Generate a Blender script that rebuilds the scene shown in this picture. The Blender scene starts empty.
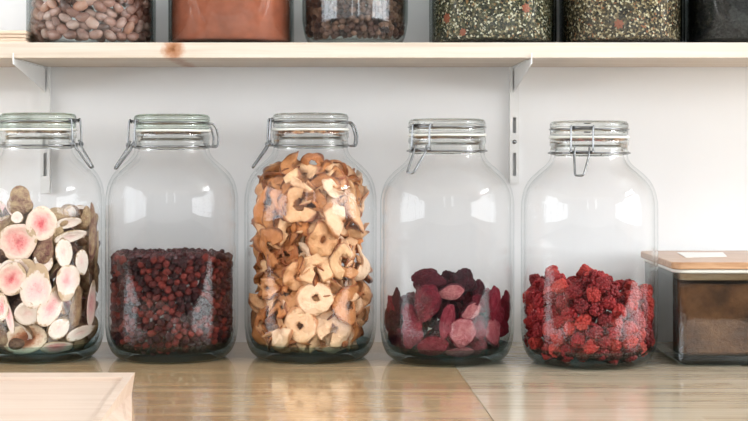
import bpy, bmesh, math, random
import numpy as np
from mathutils import Vector, Matrix, noise as mnoise

random.seed(7)
rng = np.random.default_rng(7)
SC = bpy.context.scene
COL = SC.collection
PI = math.pi
R_ = math.radians

# ------------------------------------------------------------------ camera frame
FPX, HX, HY = 1496.0, 350.0, 150.0
CAMD, CAMZ = 2.03, 0.2604


def P(px, py, D):
    return Vector(((px - HX) * D / FPX, D - CAMD, CAMZ - (py - HY) * D / FPX))


# ------------------------------------------------------------------ node helpers
class NT:
    def __init__(self, name):
        self.m = bpy.data.materials.new(name)
        self.m.use_nodes = True
        self.t = self.m.node_tree
        self.t.nodes.clear()
        self.out = self.n('ShaderNodeOutputMaterial')

    def n(self, typ, **kw):
        nd = self.t.nodes.new(typ)
        for k, v in kw.items():
            setattr(nd, k, v)
        return nd

    def set(self, sock, v):
        if hasattr(v, 'links') or isinstance(v, bpy.types.NodeSocket):
            self.t.links.new(v, sock)
        elif v is not None:
            if isinstance(v, (tuple, list)) and len(v) == 3 and sock.type == 'RGBA':
                v = (*v, 1.0)
            sock.default_value = v

    def math(self, op, a, b=None, c=None, clamp=False):
        nd = self.n('ShaderNodeMath', operation=op, use_clamp=clamp)
        self.set(nd.inputs[0], a)
        if b is not None:
            self.set(nd.inputs[1], b)
        if c is not None:
            self.set(nd.inputs[2], c)
        return nd.outputs[0]

    def mix(self, fac, a, b, blend='MIX'):
        nd = self.n('ShaderNodeMix', data_type='RGBA', blend_type=blend)
        self.set(nd.inputs[0], fac)
        self.set(nd.inputs[6], a)
        self.set(nd.inputs[7], b)
        return nd.outputs[2]

    def ramp(self, fac, stops, interp='LINEAR'):
        nd = self.n('ShaderNodeValToRGB')
        cr = nd.color_ramp
        cr.interpolation = interp
        while len(cr.elements) < len(stops):
            cr.elements.new(0.5)
        for e, (p, c) in zip(cr.elements, stops):
            e.position = p
            e.color = (*c, 1.0) if len(c) == 3 else c
        self.set(nd.inputs[0], fac)
        return nd.outputs[0]

    def obj(self):
        return self.n('ShaderNodeTexCoord').outputs['Object']

    def mapped(self, vec, scale=(1, 1, 1), loc=(0, 0, 0)):
        nd = self.n('ShaderNodeMapping')
        self.set(nd.inputs['Vector'], vec)
        nd.inputs['Scale'].default_value = scale
        nd.inputs['Location'].default_value = loc
        return nd.outputs[0]

    def noise(self, vec, scale=5.0, detail=4.0, rough=0.55, dist=0.0):
        nd = self.n('ShaderNodeTexNoise')
        if vec is not None:
            self.set(nd.inputs['Vector'], vec)
        nd.inputs['Scale'].default_value = scale
        nd.inputs['Detail'].default_value = detail
        nd.inputs['Roughness'].default_value = rough
        nd.inputs['Distortion'].default_value = dist
        return nd.outputs[0]

    def voro(self, vec, scale=5.0, feature='F1', out='Distance'):
        nd = self.n('ShaderNodeTexVoronoi', feature=feature)
        if vec is not None:
            self.set(nd.inputs['Vector'], vec)
        nd.inputs['Scale'].default_value = scale
        return nd.outputs[out]

    def sep(self, vec):
        nd = self.n('ShaderNodeSeparateXYZ')
        self.set(nd.inputs[0], vec)
        return nd.outputs

    def bump(self, h, strength=0.3, dist=0.002):
        nd = self.n('ShaderNodeBump')
        self.set(nd.inputs['Height'], h)
        nd.inputs['Strength'].default_value = strength
        nd.inputs['Distance'].default_value = dist
        return nd.outputs[0]

    def rand(self):
        return self.n('ShaderNodeObjectInfo').outputs['Random']

    def bsdf(self, color, rough=0.5, metal=0.0, bump=None, coat=0.0, spec=0.5, coat_rough=0.05, sss=0.0):
        b = self.n('ShaderNodeBsdfPrincipled')
        self.set(b.inputs['Base Color'], color)
        self.set(b.inputs['Roughness'], rough)
        b.inputs['Metallic'].default_value = metal
        b.inputs['Coat Weight'].default_value = coat
        b.inputs['Coat Roughness'].default_value = coat_rough
        b.inputs['Specular IOR Level'].default_value = spec
        if sss:
            b.inputs['Subsurface Weight'].default_value = sss
            b.inputs['Subsurface Radius'].default_value = (0.004, 0.002, 0.001)
            b.inputs['Subsurface Scale'].default_value = 1.0
        if bump is not None:
            self.set(b.inputs['Normal'], bump)
        self.t.links.new(b.outputs[0], self.out.inputs[0])
        return self.m


def srgb(r, g, b):
    f = lambda c: (c / 255 / 12.92) if c / 255 <= 0.04045 else ((c / 255 + 0.055) / 1.055) ** 2.4
    return (f(r), f(g), f(b))


# ------------------------------------------------------------------ materials
def mat_plain(name, c, rough=0.5, metal=0.0, var=0.04, scale=30.0, coat=0.0, spec=0.5, bump=0.0):
    t = NT(name)
    v = t.noise(t.obj(), scale, 3)
    d = tuple(x * (1 - var * 2) for x in c)
    l = tuple(min(1, x * (1 + var)) for x in c)
    col = t.ramp(v, [(0.3, d), (0.7, l)])
    bp = t.bump(v, bump, 0.001) if bump else None
    return t.bsdf(col, rough, metal, bp, coat, spec)


def mat_thin_glass(name, clear=(0.97, 0.985, 0.98), edge=(0.42, 0.52, 0.51), power=2.6, rough=0.0, f0=0.045, foot=None):
    t = NT(name)
    lw = t.n('ShaderNodeLayerWeight')
    lw.inputs[0].default_value = 0.5
    fac = lw.outputs['Facing']
    fr = t.math('MULTIPLY_ADD', t.math('POWER', fac, 5.0), 0.85, f0)
    ab = t.math('POWER', fac, power)
    tr = t.n('ShaderNodeBsdfTransparent')
    tint = t.mix(ab, clear, edge)
    if foot:
        # the glass is thickest in the rounded foot
        mr = t.n('ShaderNodeMapRange', interpolation_type='SMOOTHSTEP')
        t.set(mr.inputs['Value'], t.sep(t.obj())[2])
        mr.inputs['From Min'].default_value, mr.inputs['From Max'].default_value = foot
        mr.inputs['To Min'].default_value, mr.inputs['To Max'].default_value = 1.0, 0.0
        thick = t.mix(t.math('POWER', fac, 1.5), (0.93, 0.975, 0.97), (0.04, 0.11, 0.12))
        tint = t.mix(mr.outputs[0], tint, thick)
    t.set(tr.inputs[0], tint)
    gl = t.n('ShaderNodeBsdfGlossy')
    gl.inputs['Roughness'].default_value = rough
    gl.inputs['Color'].default_value = (1, 1, 1, 1)
    mx = t.n('ShaderNodeMixShader')
    t.set(mx.inputs[0], fr)
    t.t.links.new(tr.outputs[0], mx.inputs[1])
    t.t.links.new(gl.outputs[0], mx.inputs[2])
    t.t.links.new(mx.outputs[0], t.out.inputs[0])
    return t.m


def mat_glass(name, c=(0.93, 0.97, 0.96), rough=0.0):
    t = NT(name)
    g = t.n('ShaderNodeBsdfGlass')
    t.set(g.inputs['Color'], c)
    g.inputs['Roughness'].default_value = rough
    g.inputs['IOR'].default_value = 1.48
    t.t.links.new(g.outputs[0], t.out.inputs[0])
    return t.m


def mat_wood(name, c_dark, c_mid, c_light, rough=0.45, coat=0.0, scale=(1.2, 22, 22), knots=(), bump=0.05, coat_rough=0.08):
    t = NT(name)
    o = t.obj()
    warp = o
    m = t.mapped(warp, scale)
    n1 = t.noise(m, 3.0, 5, 0.6, 0.6)
    m2 = t.mapped(warp, (scale[0] * 3, scale[1] * 6, scale[2] * 6))
    n2 = t.noise(m2, 3.0, 3, 0.5)
    f = t.math('ADD', t.math('MULTIPLY', n1, 0.75), t.math('MULTIPLY', n2, 0.25))
    col = t.ramp(f, [(0.30, c_dark), (0.48, c_mid), (0.68, c_light)])
    for (kx, ky, kz, rx, kc) in knots:
        mk = t.mapped(o, (1 / rx, 0.01 / rx, 1 / rx), (-kx / rx, 0, -kz / rx))
        ln = t.n('ShaderNodeVectorMath', operation='LENGTH')
        t.set(ln.inputs[0], mk)
        dn = t.math('ADD', ln.outputs['Value'], t.math('MULTIPLY', t.math('SUBTRACT', t.noise(o, 120, 3), 0.5), 0.8))
        w = t.ramp(dn, [(0.15, (1, 1, 1)), (0.55, (0.75, 0.75, 0.75)), (1.0, (0, 0, 0))])
        kcol = t.ramp(dn, [(0.0, tuple(x * 0.35 for x in kc)), (0.3, tuple(x * 0.8 for x in kc)), (0.7, kc)])
        col = t.mix(w, col, kcol)
    return t.bsdf(col, rough, 0, t.bump(f, bump, 0.001), coat, 0.4, coat_rough)


def mat_worktop(name, base, light, dark, stave=0.021):
    t = NT(name)
    o = t.obj()
    s = t.sep(o)
    yid = t.math('FLOOR', t.math('DIVIDE', s[1], stave))
    wn0 = t.n('ShaderNodeTexWhiteNoise', noise_dimensions='1D')
    t.set(wn0.inputs['W'], yid)
    xid = t.math('FLOOR', t.math('ADD', t.math('DIVIDE', s[0], 0.42), t.math('MULTIPLY', wn0.outputs[0], 9.0)))
    wn = t.n('ShaderNodeTexWhiteNoise', noise_dimensions='2D')
    cmb = t.n('ShaderNodeCombineXYZ')
    t.set(cmb.inputs[0], yid)
    t.set(cmb.inputs[1], xid)
    t.set(wn.inputs['Vector'], cmb.outputs[0])
    g = t.noise(t.mapped(o, (2.5, 60, 60)), 3.0, 5, 0.6, 0.4)
    f = t.math('ADD', t.math('MULTIPLY', wn.outputs[0], 0.28), t.math('MULTIPLY', g, 0.72))
    col = t.ramp(f, [(0.22, dark), (0.46, base), (0.72, light)])
    fy = t.math('FRACT', t.math('DIVIDE', s[1], stave))
    line = t.math('LESS_THAN', fy, 0.06)
    col = t.mix(t.math('MULTIPLY', line, 0.22), col, tuple(x * 0.4 for x in dark))
    # small darker flecks in the grain
    fl = t.noise(t.mapped(o, (14, 60, 60)), 2.0, 2, 0.5)
    fk = t.ramp(fl, [(0.70, (0, 0, 0)), (0.78, (1, 1, 1))])
    col = t.mix(t.math('MULTIPLY', fk, 0.5), col, tuple(x * 0.5 for x in dark))
    return t.bsdf(col, t.ramp(g, [(0.3, (0.16,) * 3), (0.7, (0.24,) * 3)]), 0, t.bump(g, 0.04, 0.0006), 0.65, 0.45, 0.06)


def mat_flesh(name, core, mid, rim, speck):
    t = NT(name)
    o = t.obj()
    m = t.mapped(o, (2.0, 0.0, 1.9))
    ln = t.n('ShaderNodeVectorMath', operation='LENGTH')
    t.set(ln.inputs[0], m)
    rnd = t.rand()
    off = t.n('ShaderNodeVectorMath', operation='ADD')
    t.set(off.inputs[0], o)
    cmb = t.n('ShaderNodeCombineXYZ')
    t.set(cmb.inputs[0], t.math('MULTIPLY', rnd, 37.0))
    t.set(off.inputs[1], cmb.outputs[0])
    n = t.noise(off.outputs[0], 3.6, 6, 0.7)
    d = t.math('ADD', ln.outputs['Value'], t.math('MULTIPLY', t.math('SUBTRACT', n, 0.5), 1.3))
    col = t.ramp(d, [(-0.0, core), (0.42, mid), (0.82, rim), (0.94, tuple(x * 0.97 for x in rim)), (1.06, srgb(196, 170, 140))])
    v = t.voro(off.outputs[0], 17.0)
    dots = t.ramp(v, [(0.12, (1, 1, 1)), (0.32, (0, 0, 0))])
    inner = t.ramp(d, [(0.15, (1, 1, 1)), (0.60, (0, 0, 0))])
    col = t.mix(t.math('MULTIPLY', t.math('MULTIPLY', dots, inner), 0.75), col, speck)
    return t.bsdf(col, 0.8, 0, t.bump(n, 0.25, 0.01), 0, 0.2)


def mat_fruit(name, stops, scale=3.0, rough=0.55, bump=0.5, bscale=9.0, spec=0.4, random_mix=0.5, coat=0.0, dist=0.02):
    t = NT(name)
    o = t.obj()
    rnd = t.rand()
    off = t.n('ShaderNodeVectorMath', operation='ADD')
    t.set(off.inputs[0], o)
    cmb = t.n('ShaderNodeCombineXYZ')
    t.set(cmb.inputs[0], t.math('MULTIPLY', rnd, 53.0))
    t.set(off.inputs[1], cmb.outputs[0])
    n = t.noise(off.outputs[0], scale, 4, 0.6)
    f = t.math('ADD', t.math('MULTIPLY', n, 1 - random_mix), t.math('MULTIPLY', rnd, random_mix))
    col = t.ramp(f, stops)
    nb = t.noise(off.outputs[0], bscale, 3, 0.6, 0.8)
    return t.bsdf(col, rough, 0, t.bump(nb, bump, dist), coat, spec)


def mat_apple(name, pale, tan, brown):
    t = NT(name)
    o = t.obj()
    rnd = t.rand()
    m = t.mapped(o, (2.0, 0.0, 2.0))
    ln = t.n('ShaderNodeVectorMath', operation='LENGTH')
    t.set(ln.inputs[0], m)
    off = t.n('ShaderNodeVectorMath', operation='ADD')
    t.set(off.inputs[0], o)
    cmb = t.n('ShaderNodeCombineXYZ')
    t.set(cmb.inputs[0], t.math('MULTIPLY', rnd, 41.0))
    t.set(off.inputs[1], cmb.outputs[0])
    n = t.noise(off.outputs[0], 4.5, 4, 0.6)
    base = t.mix(t.ramp(t.math('ADD', t.math('MULTIPLY', rnd, 0.55), t.math('MULTIPLY', n, 0.45)),
                        [(0.25, (0, 0, 0)), (0.72, (1, 1, 1))]), pale, tan)
    rim = t.ramp(t.math('ADD', ln.outputs['Value'], t.math('MULTIPLY', t.math('SUBTRACT', n, 0.5), 0.25)),
                 [(0.14, (0.6,) * 3), (0.34, (0.04,) * 3), (0.88, (0.0,) * 3), (1.02, (0.85,) * 3)])
    col = t.mix(rim, base, brown)
    return t.bsdf(col, 0.55, 0, t.bump(n, 0.35, 0.03), 0, 0.4)


def mat_mix(name, stops, scale=260.0, rough=0.8, bump=0.6):
    """loose herb mixture: every small cell its own constant colour"""
    t = NT(name)
    o = t.obj()
    c = t.voro(o, scale, 'F1', 'Color')
    s = t.n('ShaderNodeSeparateColor')
    t.set(s.inputs[0], c)
    col = t.ramp(s.outputs[0], stops, 'CONSTANT')
    v = t.voro(o, scale)
    return t.bsdf(col, rough, 0, t.bump(v, bump, 0.002), 0, 0.3)


M = {}
M['wall'] = mat_plain('wall_paint', srgb(240, 240, 240), 0.9, var=0.012, scale=6)
M['room'] = mat_plain('room_paint', srgb(234, 234, 233), 0.9, var=0.01, scale=4)
def mat_two_tone(name, low, high, z):
    t = NT(name)
    o = t.obj()
    n = t.noise(o, 4.0, 3)
    k = t.math('GREATER_THAN', t.sep(o)[2], z)
    lo = t.ramp(n, [(0.3, tuple(x * .94 for x in low)), (0.7, low)])
    hi = t.ramp(n, [(0.3, tuple(x * .98 for x in high)), (0.7, high)])
    return t.bsdf(t.mix(k, lo, hi), 0.85)


M['room'] = mat_two_tone('unseen_two_tone_paint', srgb(92, 92, 88), srgb(236, 236, 235), 0.02)  # dark lower band on unseen walls, added to keep the glass reflections dark
M['floor'] = mat_wood('floor_boards', srgb(214, 207, 197), srgb(226, 220, 211), srgb(233, 228, 221), 0.5)
M['frame'] = mat_plain('window_paint', srgb(235, 235, 232), 0.5)
M['pine'] = mat_wood('pine_shelf', srgb(196, 178, 158), srgb(212, 198, 182), srgb(220, 209, 197), 0.5,
                     scale=(0.9, 26, 26), knots=[(-0.2165, 0, 0.3835, 0.0165, srgb(170, 104, 52)),
                                                ])
M['worktop_a'] = mat_worktop('worktop_warm', srgb(188, 157, 117), srgb(206, 178, 140), srgb(158, 124, 86))
M['worktop_b'] = mat_worktop('worktop_pale', srgb(200, 182, 154), srgb(215, 201, 177), srgb(172, 151, 121))
M['tray'] = mat_wood('pale_birch', srgb(196, 170, 150), srgb(206, 184, 166), srgb(214, 195, 179), 0.5, scale=(1.0, 14, 14))
M['bamboo'] = mat_wood('bamboo', srgb(150, 108, 74), srgb(178, 136, 100), srgb(196, 158, 124), 0.35, 0.25, scale=(6, 40, 40))
M['steel_white'] = mat_plain('white_enamel', srgb(232, 232, 230), 0.45, var=0.01)
M['steel'] = mat_plain('bright_wire', (0.23, 0.235, 0.24), 0.22, 1.0, 0.1, 60)
M['rubber'] = mat_plain('pale_rubber', srgb(226, 226, 218), 0.5, var=0.03)
M['glass'] = mat_thin_glass('jar_glass', (1.0, 1.0, 1.0), (0.52, 0.58, 0.58), 7.0, f0=0.016, foot=(0.0, 0.046))
M['glass_base'] = mat_thin_glass('jar_base_glass', (0.60, 0.74, 0.73), (0.04, 0.10, 0.11), 0.9, f0=0.05)
M['glass_dark'] = mat_thin_glass('green_jar_glass', (0.97, 0.985, 0.98), (0.12, 0.17, 0.165), 2.4, f0=0.03)
M['lid_glass'] = mat_glass('lid_glass', (0.96, 0.968, 0.96))
M['lid_green'] = mat_glass('lid_glass_green', (0.92, 0.955, 0.925))
M['box_glass'] = mat_thin_glass('container_glass', (0.90, 0.94, 0.94), (0.16, 0.24, 0.25), 1.6, f0=0.03)
M['fig_skin'] = mat_fruit('fig_skin', [(0.25, srgb(74, 50, 44)), (0.45, srgb(140, 106, 80)), (0.62, srgb(190, 164, 126)), (0.8, srgb(120, 80, 70))],
                          4.0, 0.6, 0.5, 8)
M['fig_pink'] = mat_flesh('fig_flesh_pink', srgb(214, 104, 108), srgb(236, 172, 164), srgb(236, 212, 194), srgb(170, 56, 62))
M['fig_pale'] = mat_flesh('fig_flesh_pale', srgb(236, 166, 168), srgb(244, 204, 198), srgb(236, 218, 204), srgb(204, 104, 114))
M['fig_white'] = mat_flesh('fig_flesh_white', srgb(236, 206, 198), srgb(236, 220, 208), srgb(237, 226, 214), srgb(226, 190, 184))
M['fig_amber'] = mat_flesh('fig_flesh_amber', srgb(120, 70, 44), srgb(196, 130, 96), srgb(246, 226, 200), srgb(196, 92, 76))
M['apple'] = mat_apple('dried_apple', srgb(238, 194, 148), srgb(200, 128, 72), srgb(138, 68, 32))
M['apple_pale'] = mat_apple('dried_apple_pale', srgb(242, 210, 178), srgb(232, 186, 142), srgb(184, 116, 66))
M['apple_tan'] = mat_apple('dried_apple_tan', srgb(208, 144, 88), srgb(168, 100, 54), srgb(108, 56, 28))
M['cran'] = mat_fruit('dried_red_berry', [(0.2, srgb(28, 9, 11)), (0.45, srgb(56, 15, 17)), (0.68, srgb(118, 42, 34)), (0.9, srgb(36, 10, 12))],
                      1.3, 0.6, 0.5, 4.0, 0.25, 0.5)
M['straw_dark'] = mat_fruit('strawberry_maroon', [(0.3, srgb(52, 12, 24)), (0.55, srgb(88, 20, 38)), (0.8, srgb(124, 40, 54))], 5.0, 0.62, 1.0, 12, 0.35, 0.35)
M['straw_red'] = mat_fruit('strawberry_crimson', [(0.3, srgb(100, 12, 34)), (0.55, srgb(150, 26, 52)), (0.8, srgb(190, 70, 88))], 5.0, 0.62, 1.0, 12, 0.35, 0.35)
M['straw_pink'] = mat_fruit('strawberry_dusty_pink', [(0.25, srgb(146, 56, 68)), (0.5, srgb(172, 92, 98)), (0.75, srgb(200, 134, 134))], 6.0, 0.75, 0.7, 14, 0.3, 0.25)
M['rasp'] = mat_fruit('raspberry_red', [(0.15, srgb(84, 10, 15)), (0.5, srgb(136, 22, 26)), (0.85, srgb(182, 62, 50))], 2.0, 0.55, 0.05, 14, 0.35, 0.55)
M['bean'] = mat_fruit('mottled_bean', [(0.12, srgb(76, 52, 46)), (0.3, srgb(158, 112, 98)), (0.5, srgb(188, 150, 138)), (0.62, srgb(112, 70, 58)), (0.75, srgb(200, 168, 156)), (0.9, srgb(184, 114, 80))],
                      1.6, 0.35, 0.08, 6, 0.5, 0.75, 0.2)
M['seed'] = mat_fruit('dark_berry', [(0.2, srgb(40, 26, 24)), (0.5, srgb(86, 58, 48)), (0.8, srgb(130, 98, 80))], 2.0, 0.45, 0.5, 5, 0.5, 0.7)
M['cocoa'] = mat_plain('red_brown_powder', srgb(168, 90, 62), 0.9, var=0.10, scale=70, bump=0.3)
M['herb'] = mat_mix('herb_mix', [(0.0, srgb(34, 36, 26)), (0.34, srgb(72, 74, 50)), (0.54, srgb(124, 114, 84)), (0.68, srgb(186, 172, 140)),
                                 (0.76, srgb(84, 74, 50)), (0.88, srgb(222, 214, 190)), (0.95, srgb(150, 110, 70))], 430)
M['herb2'] = mat_mix('herb_mix_brown', [(0.0, srgb(40, 34, 26)), (0.34, srgb(84, 72, 50)), (0.54, srgb(138, 118, 84)), (0.68, srgb(190, 172, 136)),
                                        (0.78, srgb(92, 76, 50)), (0.9, srgb(226, 214, 184)), (0.955, srgb(160, 100, 62))], 430)
M['petal'] = mat_plain('orange_petal', srgb(166, 88, 58), 0.7, var=0.25, scale=80)
M['tea'] = mat_mix('black_leaf_mix', [(0.0, srgb(12, 13, 13)), (0.4, srgb(20, 22, 22)), (0.8, srgb(32, 34, 33))], 240)
M['sugar'] = mat_fruit('brown_granules', [(0.3, srgb(76, 44, 26)), (0.5, srgb(118, 72, 43)), (0.7, srgb(150, 98, 62))], 22.0, 0.85, 0.6, 160, 0.3, 0.0, dist=0.003)
M['patch_white'] = mat_plain('flat_white', srgb(238, 236, 232), 0.4, var=0.01)
M['kraft'] = mat_wood('pale_veneer', srgb(206, 176, 148), srgb(226, 202, 178), srgb(238, 220, 200), 0.6)


# ------------------------------------------------------------------ mesh helpers
def new_obj(name, bm, mats, parent=None, smooth=True, loc=None):
    me = bpy.data.meshes.new(name)
    bmesh.ops.recalc_face_normals(bm, faces=bm.faces)
    bm.to_mesh(me)
    bm.free()
    if not isinstance(mats, (list, tuple)):
        mats = [mats]
    for m in mats:
        me.materials.append(m)
    if smooth:
        me.polygons.foreach_set('use_smooth', [True] * len(me.polygons))
    o = bpy.data.objects.new(name, me)
    COL.objects.link(o)
    if parent is not None:
        o.parent = parent
    if loc is not None:
        o.location = loc
    return o


def empty(name, loc=(0, 0, 0), rz=0.0):
    o = bpy.data.objects.new(name, None)
    o.empty_display_size = 0.02
    COL.objects.link(o)
    o.location = loc
    o.rotation_euler = (0, 0, rz)
    return o


def tag(o, label, cat, group=None, kind=None):
    o['label'] = label
    o['category'] = cat
    if group:
        o['group'] = group
    if kind:
        o['kind'] = kind
    return o


def box(bm, lo, hi, bevel=0.0, segs=2):
    r = bmesh.ops.create_cube(bm, size=1.0)
    vs = r['verts']
    for v in vs:
        for i in range(3):
            v.co[i] = lo[i] + (v.co[i] + 0.5) * (hi[i] - lo[i])
    if bevel:
        es = list({e for v in vs for e in v.link_edges})
        bmesh.ops.bevel(bm, geom=es, offset=bevel, segments=segs, affect='EDGES', profile=0.5)


def lathe(bm, prof, segs=72, mat_of=None, closed=True):
    """prof: list of (r, z); r == 0 makes a pole. Returns nothing."""
    rings = []
    for r, z in prof:
        if r <= 1e-7:
            rings.append([bm.verts.new((0, 0, z))])
        else:
            rings.append([bm.verts.new((r * math.cos(2 * PI * k / segs), r * math.sin(2 * PI * k / segs), z)) for k in range(segs)])
    n = len(rings)
    for i in range(n - 1 if not closed else n):
        a, b = rings[i], rings[(i + 1) % n]
        if len(a) == 1 and len(b) == 1:
            continue
        mi = mat_of(i) if mat_of else 0
        for k in range(segs):
            k2 = (k + 1) % segs
            if len(a) == 1:
                f = bm.faces.new((a[0], b[k], b[k2]))
            elif len(b) == 1:
                f = bm.faces.new((a[k], b[0], a[k2]))
            else:
                f = bm.faces.new((a[k], b[k], b[k2], a[k2]))
            f.material_index = mi


def smooth_prof(pts, n=3):
    """Catmull-Rom refinement of a profile"""
    out = []
    for i in range(len(pts) - 1):
        p0 = pts[max(0, i - 1)]
        p1, p2 = pts[i], pts[i + 1]
        p3 = pts[min(len(pts) - 1, i + 2)]
        for k in range(n):
            t = k / n
            q = []
            for a in range(2):
                q.append(0.5 * (2 * p1[a] + (p2[a] - p0[a]) * t + (2 * p0[a] - 5 * p1[a] + 4 * p2[a] - p3[a]) * t * t
                                + (3 * p1[a] - p0[a] - 3 * p2[a] + p3[a]) * t ** 3))
            out.append((max(0.0, q[0]), q[1]))
    out.append(pts[-1])
    return out


def tube(bm, path, r, sides=8, closed=False):
    pts = [Vector(p) for p in path]
    n = len(pts)
    rings = []
    up = None
    for i, p in enumerate(pts):
        if closed:
            t = (pts[(i + 1) % n] - pts[i - 1]).normalized()
        else:
            t = (pts[min(n - 1, i + 1)] - pts[max(0, i - 1)]).normalized()
        if up is None:
            up = Vector((0, 0, 1)) if abs(t.z) < 0.9 else Vector((1, 0, 0))
        a = (up - t * up.dot(t))
        if a.length < 1e-5:
            a = Vector((0, 1, 0)) - t * t.y
        a.normalize()
        up = a
        b = t.cross(a)
        rings.append([bm.verts.new(p + (a * math.cos(2 * PI * k / sides) + b * math.sin(2 * PI * k / sides)) * r) for k in range(sides)])
    for i in range(n if closed else n - 1):
        A, B = rings[i], rings[(i + 1) % n]
        for k in range(sides):
            k2 = (k + 1) % sides
            bm.faces.new((A[k], A[k2], B[k2], B[k]))
    if not closed:
        bm.faces.new(rings[0][::-1])
        bm.faces.new(rings[-1])


def bend(path, n=4):
    """round the corners of a wire path"""
    pts = [Vector(p) for p in path]
    out = []
    for i in range(len(pts) - 1):
        p0, p1, p2, p3 = pts[max(0, i - 1)], pts[i], pts[i + 1], pts[min(len(pts) - 1, i + 2)]
        for k in range(n):
            t = k / n
            # tension-heavy spline: stays close to straight runs
            m1, m2 = (p2 - p0) * 0.25, (p3 - p1) * 0.25
            h00, h10 = 2 * t ** 3 - 3 * t * t + 1, t ** 3 - 2 * t * t + t
            h01, h11 = -2 * t ** 3 + 3 * t * t, t ** 3 - t * t
            out.append(p1 * h00 + m1 * h10 + p2 * h01 + m2 * h11)
    out.append(pts[-1])
    return out


def prism(bm, top, bottom):
    a = [bm.verts.new(p) for p in top]
    b = [bm.verts.new(p) for p in bottom]
    n = len(a)
    bm.faces.new(a)
    bm.faces.new(b[::-1])
    for i in range(n):
        j = (i + 1) % n
        bm.faces.new((a[i], b[i], b[j], a[j]))


# ------------------------------------------------------------------ the room
def struct(name, bm, m, label, cat, smooth=False):
    o = new_obj(name, bm, m, smooth=smooth)
    return tag(o, label, cat, kind='structure')


XL, XR, YF, ZF, ZC = -2.3, 2.5, -3.5, -0.92, 1.75
bm = bmesh.new(); box(bm, (XL - .1, 0, ZF), (XR + .1, 0.1, ZC)); struct('wall_back', bm, M['wall'], 'white painted wall behind the jars and the shelf', 'wall')
bm = bmesh.new(); box(bm, (XL - .1, YF - .1, ZF - .1), (XR + .1, 0.1, ZF)); struct('floor', bm, M['floor'], 'pale board floor of the room in front of the worktop', 'floor')  # unseen floor, made pale to bounce light up to the shelf
bm = bmesh.new(); box(bm, (XL - .1, YF - .1, ZC), (XR + .1, 0.1, ZC + .1)); struct('ceiling', bm, M['room'], 'white painted ceiling above the shelf', 'ceiling')


def wall_with_openings(name, axis, pos, thick, lo, hi, holes, label):
    """axis 0: wall at x = pos running along y; axis 1: wall at y = pos running along x. holes (u0, u1, z0, z1)"""
    bm = bmesh.new()
    us = sorted({lo, hi, *[h[0] for h in holes], *[h[1] for h in holes]})
    zs = sorted({ZF, ZC, *[h[2] for h in holes], *[h[3] for h in holes]})
    for i in range(len(us) - 1):
        for j in range(len(zs) - 1):
            uc, zc = (us[i] + us[i + 1]) / 2, (zs[j] + zs[j + 1]) / 2
            if any(h[0] < uc < h[1] and h[2] < zc < h[3] for h in holes):
                continue
            if axis == 0:
                box(bm, (min(pos, pos + thick), us[i], zs[j]), (max(pos, pos + thick), us[i + 1], zs[j + 1]))
            else:
                box(bm, (us[i], min(pos, pos + thick), zs[j]), (us[i + 1], max(pos, pos + thick), zs[j + 1]))
    return struct(name, bm, M['room'], label, 'wall')


HR = [(-3.3, -0.3, 0.02, 1.08), (-1.5, -0.6, 1.15, 1.6)]
HL = [(-2.9, -0.2, 0.02, 1.15)]
HF = [(-0.52, -0.22, 0.3, 1.5), (0.30, 0.62, 0.3, 1.5)]
wall_with_openings('wall_right', 0, XR, 0.1, YF - .1, 0.1, HR, 'white room wall with a wide window, on the right')
wall_with_openings('wall_left', 0, XL, -0.1, YF - .1, 0.1, HL, 'white room wall with a small window, on the left')
wall_with_openings('wall_front', 1, YF, -0.1, XL - .1, XR + .1, HF, 'white room wall with two tall windows opposite the shelf')


def window(idx, axis, pos, h, label, nu, nz):
    bm = bmesh.new()
    u0, u1, z0, z1 = h
    bars = [(u0, u0 + .05, z0, z1), (u1 - .05, u1, z0, z1), (u0, u1, z0, z0 + .05), (u0, u1, z1 - .05, z1)]
    for k in range(1, nu):
        c = u0 + (u1 - u0) * k / nu
        bars.append((c - .02, c + .02, z0, z1))
    for k in range(1, nz):
        c = z0 + (z1 - z0) * k / nz
        bars.append((u0, u1, c - .02, c + .02))
    for (a, b, c, d) in bars:
        if axis == 0:
            box(bm, (pos - .02, a, c), (pos + .02, b, d))
        else:
            box(bm, (a, pos - .02, c), (b, pos + .02, d))
    struct('window_%d' % idx, bm, M['frame'], label, 'window')


window(1, 0, XR + .05, HR[0], 'wide white framed window in the right room wall', 5, 1)
window(2, 0, XR + .05, HR[1], 'small unseen high window in the right room wall, for highlights on the jar shoulders', 2, 2)
window(3, 0, XL - .05, HL[0], 'wide white framed window in the left room wall', 4, 1)
window(4, 1, YF - .05, HF[0], 'narrow white window opposite the shelf, nearer the left wall', 1, 2)
window(5, 1, YF - .05, HF[1], 'narrow white window opposite the shelf, nearer the right wall', 1, 2)



def daylight(name, axis, pos, h, sign, radiance, col):
    L = bpy.data.lights.new(name, 'AREA')
    L.shape = 'RECTANGLE'
    L.size, L.size_y = h[1] - h[0], h[3] - h[2]
    L.energy = radiance * PI * L.size * L.size_y
    L.color = col
    o = bpy.data.objects.new(name, L)
    COL.objects.link(o)
    uc, zc = (h[0] + h[1]) / 2, (h[2] + h[3]) / 2
    o.location = (pos, uc, zc) if axis == 0 else (uc, pos, zc)
    d = Vector((-sign, 0, 0)) if axis == 0 else Vector((0, -sign, 0))
    o.rotation_euler = d.to_track_quat('-Z', 'Y').to_euler()
    return o


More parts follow.
